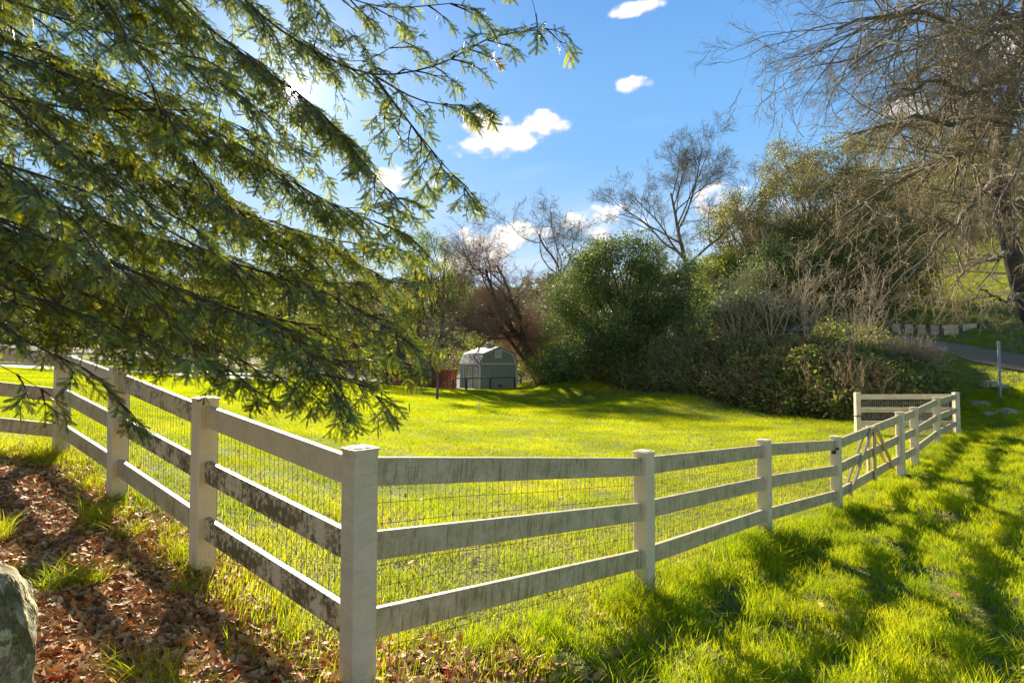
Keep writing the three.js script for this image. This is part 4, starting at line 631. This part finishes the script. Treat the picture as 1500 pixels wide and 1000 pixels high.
  const boughs = [
    [0.016, [[230, -90, 3.0], [420, 50, 2.8], [545, 108, 2.6], [640, 95, 2.5], [720, 55, 2.4], [800, 42, 2.32]], 0.8, 0.45, 0.1], [0.007, [[545, 108, 2.6], [600, 180, 2.5], [645, 235, 2.4], [680, 275, 2.32]], 0.9, 0.25, 0.1], [0.006, [[540, 106, 2.6], [620, 148, 2.5], [700, 155, 2.42]], 0.8, 0.2, 0.08],
    [0.015, [[150, -80, 2.6], [330, 60, 2.6], [470, 165, 2.6], [530, 235, 2.5], [565, 275, 2.42]], 0.9, 0.42, 0.12], [0.015, [[-60, 40, 2.8], [150, 110, 2.8], [330, 200, 2.9], [470, 290, 2.8], [590, 340, 2.6]], 1, 0.5, 0.16], [0.014, [[-80, 130, 2.4], [120, 160, 2.5], [290, 165, 2.7], [430, 220, 2.8]], 1, 0.5, 0.2],
    [0.015, [[-80, 220, 2.3], [150, 290, 2.4], [330, 380, 2.6], [480, 430, 2.6], [580, 490, 2.5]], 1, 0.5, 0.18], [0.014, [[-80, 300, 2.0], [120, 370, 2.1], [300, 440, 2.2], [420, 485, 2.2], [475, 540, 2.15], [490, 575, 2.12]], 1, 0.4, 0.12], [0.015, [[-80, 330, 2.6], [150, 410, 2.8], [350, 450, 2.9], [540, 510, 2.8]], 1, 0.5, 0.18],
    [0.010, [[-80, 430, 1.8], [40, 500, 1.9], [130, 545, 1.95], [175, 590, 1.95]], 0.8, 0.25, 0.1], [0.008, [[-80, 500, 1.9], [0, 535, 1.9], [60, 570, 2]], 0.6, 0.2, 0.1], [0.012, [[300, -110, 2.4], [450, -30, 2.3], [560, 10, 2.2], [660, 5, 2.15]], 0.8, 0.35, 0.12], [0.009, [[500, -90, 2.2], [640, -40, 2.2], [770, -20, 2.15], [785, 20, 2.15]], 0.6, 0.2, 0.09],
    [0.014, [[-80, -20, 2.2], [100, 30, 2.2], [250, 80, 2.3], [380, 160, 2.4]], 1, 0.45, 0.2], [0.016, [[0, -100, 3.3], [200, 0, 3.3], [380, 100, 3.3], [510, 200, 3.3]], 1, 0.6, 0.25], [0.016, [[-60, 100, 3.6], [200, 230, 3.6], [400, 330, 3.6], [550, 400, 3.5]], 1, 0.6, 0.25], [0.010, [[-60, 200, 1.7], [80, 300, 1.75], [200, 410, 1.8], [270, 490, 1.9]], 0.8, 0.28, 0.12],
    [0.010, [[100, -60, 1.9], [200, 80, 1.9], [260, 200, 2], [330, 300, 2.1]], 0.8, 0.3, 0.12], [0.015, [[-60, 380, 3.2], [200, 430, 3.3], [420, 470, 3.4], [590, 490, 3.3]], 1, 0.5, 0.2], [0.012, [[-50, 420, 2.4], [100, 470, 2.5], [230, 510, 2.5], [310, 545, 2.4], [370, 570, 2.4]], 0.8, 0.3, 0.1],
    [0.012, [[-60, 0, 3.0], [90, 90, 3.1], [230, 190, 3.1], [330, 290, 3.1], [420, 370, 3.0]], 1, 0.5, 0.2], [0.012, [[-60, 260, 3.4], [120, 320, 3.5], [300, 370, 3.6], [450, 390, 3.6]], 1, 0.55, 0.2], [0.012, [[-60, 90, 2.0], [60, 190, 2.0], [170, 270, 2.1], [280, 330, 2.2]], 0.9, 0.35, 0.15], [0.012, [[60, -80, 2.6], [160, 20, 2.6], [260, 90, 2.7], [350, 130, 2.8]], 1, 0.45, 0.2],
    [0.012, [[-60, 350, 2.9], [150, 440, 2.9], [330, 490, 2.8], [480, 525, 2.7], [590, 530, 2.6]], 1, 0.4, 0.15], [0.012, [[-60, 300, 2.5], [150, 380, 2.5], [330, 450, 2.45], [450, 515, 2.4], [480, 560, 2.35]], 1, 0.35, 0.14], [0.012, [[-60, 250, 3.0], [200, 340, 3], [420, 405, 3], [530, 415, 2.9], [585, 410, 2.8]], 1, 0.45, 0.16], [0.010, [[-60, 400, 2.1], [120, 460, 2.15], [260, 510, 2.2], [330, 540, 2.2]], 0.9, 0.28, 0.1], [0.010, [[-60, 450, 2.6], [60, 485, 2.6], [180, 515, 2.6]], 0.9, 0.28, 0.1],
    [0.012, [[130, -80, 2.9], [280, 25, 2.9], [400, 105, 2.9], [480, 175, 2.8]], 1, 0.5, 0.2], [0.011, [[320, -90, 2.7], [440, 0, 2.7], [520, 55, 2.6]], 0.9, 0.4, 0.15], [0.012, [[-60, 60, 2.5], [200, 150, 2.6], [380, 240, 2.7], [510, 305, 2.7], [575, 290, 2.6]], 1, 0.45, 0.15], [0.012, [[-60, 360, 2.3], [100, 420, 2.35], [240, 480, 2.4], [360, 530, 2.4], [430, 560, 2.35]], 1, 0.3, 0.12],
    [0.012, [[200, -80, 3.4], [380, 20, 3.4], [520, 90, 3.3], [590, 60, 3.2]], 0.8, 0.4, 0.15], [0.012, [[-60, 160, 3.2], [150, 230, 3.2], [330, 300, 3.2], [480, 350, 3.1], [560, 360, 3.0]], 1, 0.5, 0.2], [0.009, [[380, 480, 2.4], [450, 540, 2.35], [520, 560, 2.3], [550, 580, 2.3]], 0.9, 0.2, 0.1],
  ];
  for (const [r, q, ...o] of boughs) bough(q, r, ...o);
  const needleMat = leafMat({ transmission: 0.6, roughness: 0.6, specularIntensity: 0.8 });
  mesh('trunk', T.geo, B.red, g); lists.forEach((l, i) => copies('foliage', geos[i], needleMat, l, g)); copies('dead_sprays', dead, needleMat, deadL, g);
  console.log('conifer sprays ' + lists.map((l) => l.length) + ' dead ' + deadL.length + ' wood tris ' + T.i.length / 3);
}
// ---------------------------------------------------------------- shed and what stands round it
{
  const base = foot(730, 45), g = thing('garden_shed', 'grey gambrel roofed barn style shed with pale trim', 'shed');
  g.position.copy(base); g.rotation.y = 0.42; const w = 3.1, L = 4.6, h = 2.05, W2 = w / 2;   // gable faces +z, long side with doors faces -x
  const siding = texture(256, 64, (u, v) => { const gr = (u * 16) % 1 < 0.08 ? 0.72 : 1, n = 1 + 0.25 * tile(u, v, 20, 3, 3); return [0.60 * gr * n, 0.58 * gr * n, 0.47 * gr * n]; }), sm = new THREE.MeshStandardMaterial({ map: siding, roughness: 0.85 });
  const trim = new THREE.MeshStandardMaterial({ color: lin(0.68, 0.66, 0.50), roughness: 0.7 }), white = new THREE.MeshStandardMaterial({ color: lin(0.75, 0.76, 0.70), roughness: 0.7 }), glass = new THREE.MeshPhysicalMaterial({ color: lin(0.02, 0.025, 0.03), roughness: 0.1 });
  const shingle = texture(256, 256, (u, v) => { const row = Math.floor(v * 14), c = 0.85 + 0.35 * n3(Math.floor(u * 24 + (row % 2) * 0.5) * 3.1, row * 5.7), e = (v * 14) % 1 < 0.12 ? 0.7 : 1; return [0.56 * c * e, 0.57 * c * e, 0.58 * c * e]; }), roofM = new THREE.MeshStandardMaterial({ map: shingle, roughness: 0.8 });
  mesh('wall', boxGeo(w, h, 0.06, 0, h / 2, 0), sm, g); mesh('wall', boxGeo(w, h, 0.06, 0, h / 2, -L), sm, g); mesh('wall', boxGeo(0.06, h, L - 0.07, -W2 + 0.03, h / 2, -L / 2), sm, g); mesh('wall', boxGeo(0.06, h, L - 0.07, W2 - 0.03, h / 2, -L / 2), sm, g);
  const prof = [[-W2, 0], [-W2 + 0.28, 0.78], [0, 1.28], [W2 - 0.28, 0.78], [W2, 0]], gable = new THREE.Shape(prof.map(([x, y]) => new THREE.Vector2(x, y)));
  for (const z of [-0.03, -L - 0.03]) mesh('gable', new THREE.ExtrudeGeometry(gable, { depth: 0.06, bevelEnabled: false }).translate(0, h + 0.002, z), sm, g);
  for (let i = 0; i < 4; i++) { const [x0, y0] = prof[i], [x1, y1] = prof[i + 1], l = Math.hypot(x1 - x0, y1 - y0), a = Math.atan2(y1 - y0, x1 - x0), q = boxGeo(l + 0.08, 0.06, L + 0.36); q.rotateZ(a).translate((x0 + x1) / 2 - Math.sin(a) * 0.04, h + (y0 + y1) / 2 + Math.cos(a) * 0.04, -L / 2); mesh('roof', q, roofM, g); const t = boxGeo(l + 0.02, 0.13, 0.04); t.rotateZ(a).translate((x0 + x1) / 2 - Math.sin(a) * -0.03, h + (y0 + y1) / 2 - 0.03, 0.055); mesh('barge_board', t, trim, g); }
  mesh('trim_board', boxGeo(w + 0.06, 0.1, 0.03, 0, h, 0.05), trim, g); mesh('trim_board', boxGeo(0.03, 0.11, L, -W2 - 0.02, h - 0.06, -L / 2), trim, g);
  for (const [x, z] of [[-W2 - 0.02, 0.035], [W2 + 0.02, 0.035], [-W2 - 0.02, -L - 0.035]]) mesh('corner_board', boxGeo(0.1, h - 0.13, 0.06, x, (h - 0.13) / 2, z), trim, g);
  const win = mesh('gable_window', boxGeo(0.56, 0.6, 0.03, 0, h + 0.78, 0.05), white, g); for (const k of [-1, 1]) { mesh('panel', boxGeo(0.2, 0.46, 0.02, k * 0.125, h + 0.78, 0.066), sm, win); for (const s of [-1, 1]) mesh('cross_bar', barGeo(V(k * 0.125 - 0.1, h + 0.78 - s * 0.22, 0.084), V(k * 0.125 + 0.1, h + 0.78 + s * 0.22, 0.0845 + s * 0.002), 0.014, 0.04), white, win); }
  mesh('vent', boxGeo(0.36, 0.16, 0.03, 0.15, 0.3, 0.05), darkWood, g);
  const cup = mesh('roof_vent', boxGeo(0.55, 0.36, 0.55, 0, h + 1.44, -1.8), trim, g); mesh('vent_roof', new THREE.ConeGeometry(0.5, 0.2, 4).rotateY(Math.PI / 4).translate(0, h + 1.725, -1.8), darkWood, cup);
  const x = -W2 - 0.025; // long side: double door and two windows
  for (const z of [-2.0, -2.75]) { const d = mesh('door', boxGeo(0.035, 1.75, 0.72, x, 0.98, z), sm, g); for (const [y0, y1] of [[0.2, 0.98], [1.0, 1.78]]) for (const s of [-1, 1]) mesh('cross_brace', barGeo(V(x - 0.03 - s * 0.003, s > 0 ? y0 : y1, z - 0.3), V(x - 0.03 - s * 0.003, s > 0 ? y1 : y0, z + 0.3), 0.06, 0.015), trim, d); for (const y of [0.16, 0.99, 1.8]) mesh('door_rail', boxGeo(0.02, 0.08, 0.7, x - 0.046, y, z), trim, d); for (const s of [-1, 1]) mesh('door_stile', boxGeo(0.02, 1.7, 0.06, x - 0.052, 0.98, z + s * 0.33), trim, d); }
  for (const z of [-0.85, -4.0]) { const f = mesh('window', boxGeo(0.04, 0.92, 0.5, x, 1.3, z), white, g); mesh('pane', boxGeo(0.02, 0.76, 0.32, x - 0.018, 1.3, z), glass, f); for (const y of [1.11, 1.3, 1.49]) mesh('glazing_bar', boxGeo(0.015, 0.03, 0.32, x - 0.032, y, z), white, f); mesh('glazing_bar', boxGeo(0.015, 0.76, 0.03, x - 0.036, 1.3, z), white, f); }
}
{
  const g = thing('low_rail', 'low dark timber rail on posts in front of the shed', 'rail'), p = [[664, 46.5], [683, 41.5], [718, 42.2], [754, 43]].map(([px, d]) => foot(px, d)), rail = new THREE.MeshStandardMaterial({ map: woodTex([0.38, 0.39, 0.37], 31), roughness: 0.8 });
  for (const q of p) mesh('post', boxGeo(0.17, 1.0, 0.17, q.x, q.y + 0.36, q.z), darkWood, g);
  for (let i = 0; i < 3; i++) mesh('rail', barGeo(p[i].clone().setY(p[i].y + 0.9), p[i + 1].clone().setY(p[i + 1].y + 0.9), 0.22, 0.09), rail, g);
  const h = thing('low_rail', 'short grey rail on two posts left of the sapling', 'rail'), q = [foot(604, 44), foot(622, 44)];
  for (const e of q) mesh('post', boxGeo(0.13, 0.95, 0.13, e.x, e.y + 0.4, e.z), darkWood, h); mesh('rail', barGeo(q[0].clone().setY(q[0].y + 0.92), q[1].clone().setY(q[1].y + 0.92), 0.2, 0.07), rail, h);
  const s = tag(mesh('ramp', barGeo(foot(672, 45.5, 0.06), foot(690, 43.5, 0.03), 1.0, 0.08), wallWood), 'pale wooden step on the ground at the shed doors', 'step');
}
{ // board fence
  const g = thing('board_fence', 'reddish brown board fence left of the shed', 'fence'), R = rand(61), a = foot(560, 50), b = foot(669, 50), n = 44, mats = [[0.50, 0.25, 0.15], [0.44, 0.21, 0.13], [0.55, 0.29, 0.18]].map((c, i) => new THREE.MeshStandardMaterial({ map: woodTex(c, 40 + i * 7), roughness: 0.9 }));
  for (let i = 0; i < n; i++) { const p = a.clone().lerp(b, (i + 0.5) / n); mesh('board', boxGeo(0.14, 1.75 + (R() - 0.5) * 0.04, 0.02, p.x, ground(p.x, -p.z) + 0.85, p.z + (R() - 0.5) * 0.01), mats[R() * 3 | 0], g); }
  for (const y of [0.4, 1.4]) mesh('rail', barGeo(a.clone().setY(a.y + y), b.clone().setY(b.y + y), 0.05, 0.1).translate(0, 0, -0.05), mats[1], g);
}
{
  const white = new THREE.MeshStandardMaterial({ color: lin(0.75, 0.75, 0.72), roughness: 0.5 }), stub = (px, d, h, r, m, l) => { const p = foot(px, d), o = tag(mesh('stake', mergeGeometries([new THREE.CylinderGeometry(r, r, h, 8).translate(0, h / 2 - 0.05, 0), new THREE.CylinderGeometry(r * 1.2, r * 1.2, 0.03, 8).translate(0, h - 0.03, 0)]), m), l, 'stake'); o.position.copy(p); };
  stub(702, 23.5, 0.36, 0.022, white, 'white plastic pipe standing in the shaded pasture grass'); stub(600, 21, 0.34, 0.02, darkWood, 'thin brown stake in the sunlit pasture grass');
}
renderer.render(scene, camera);
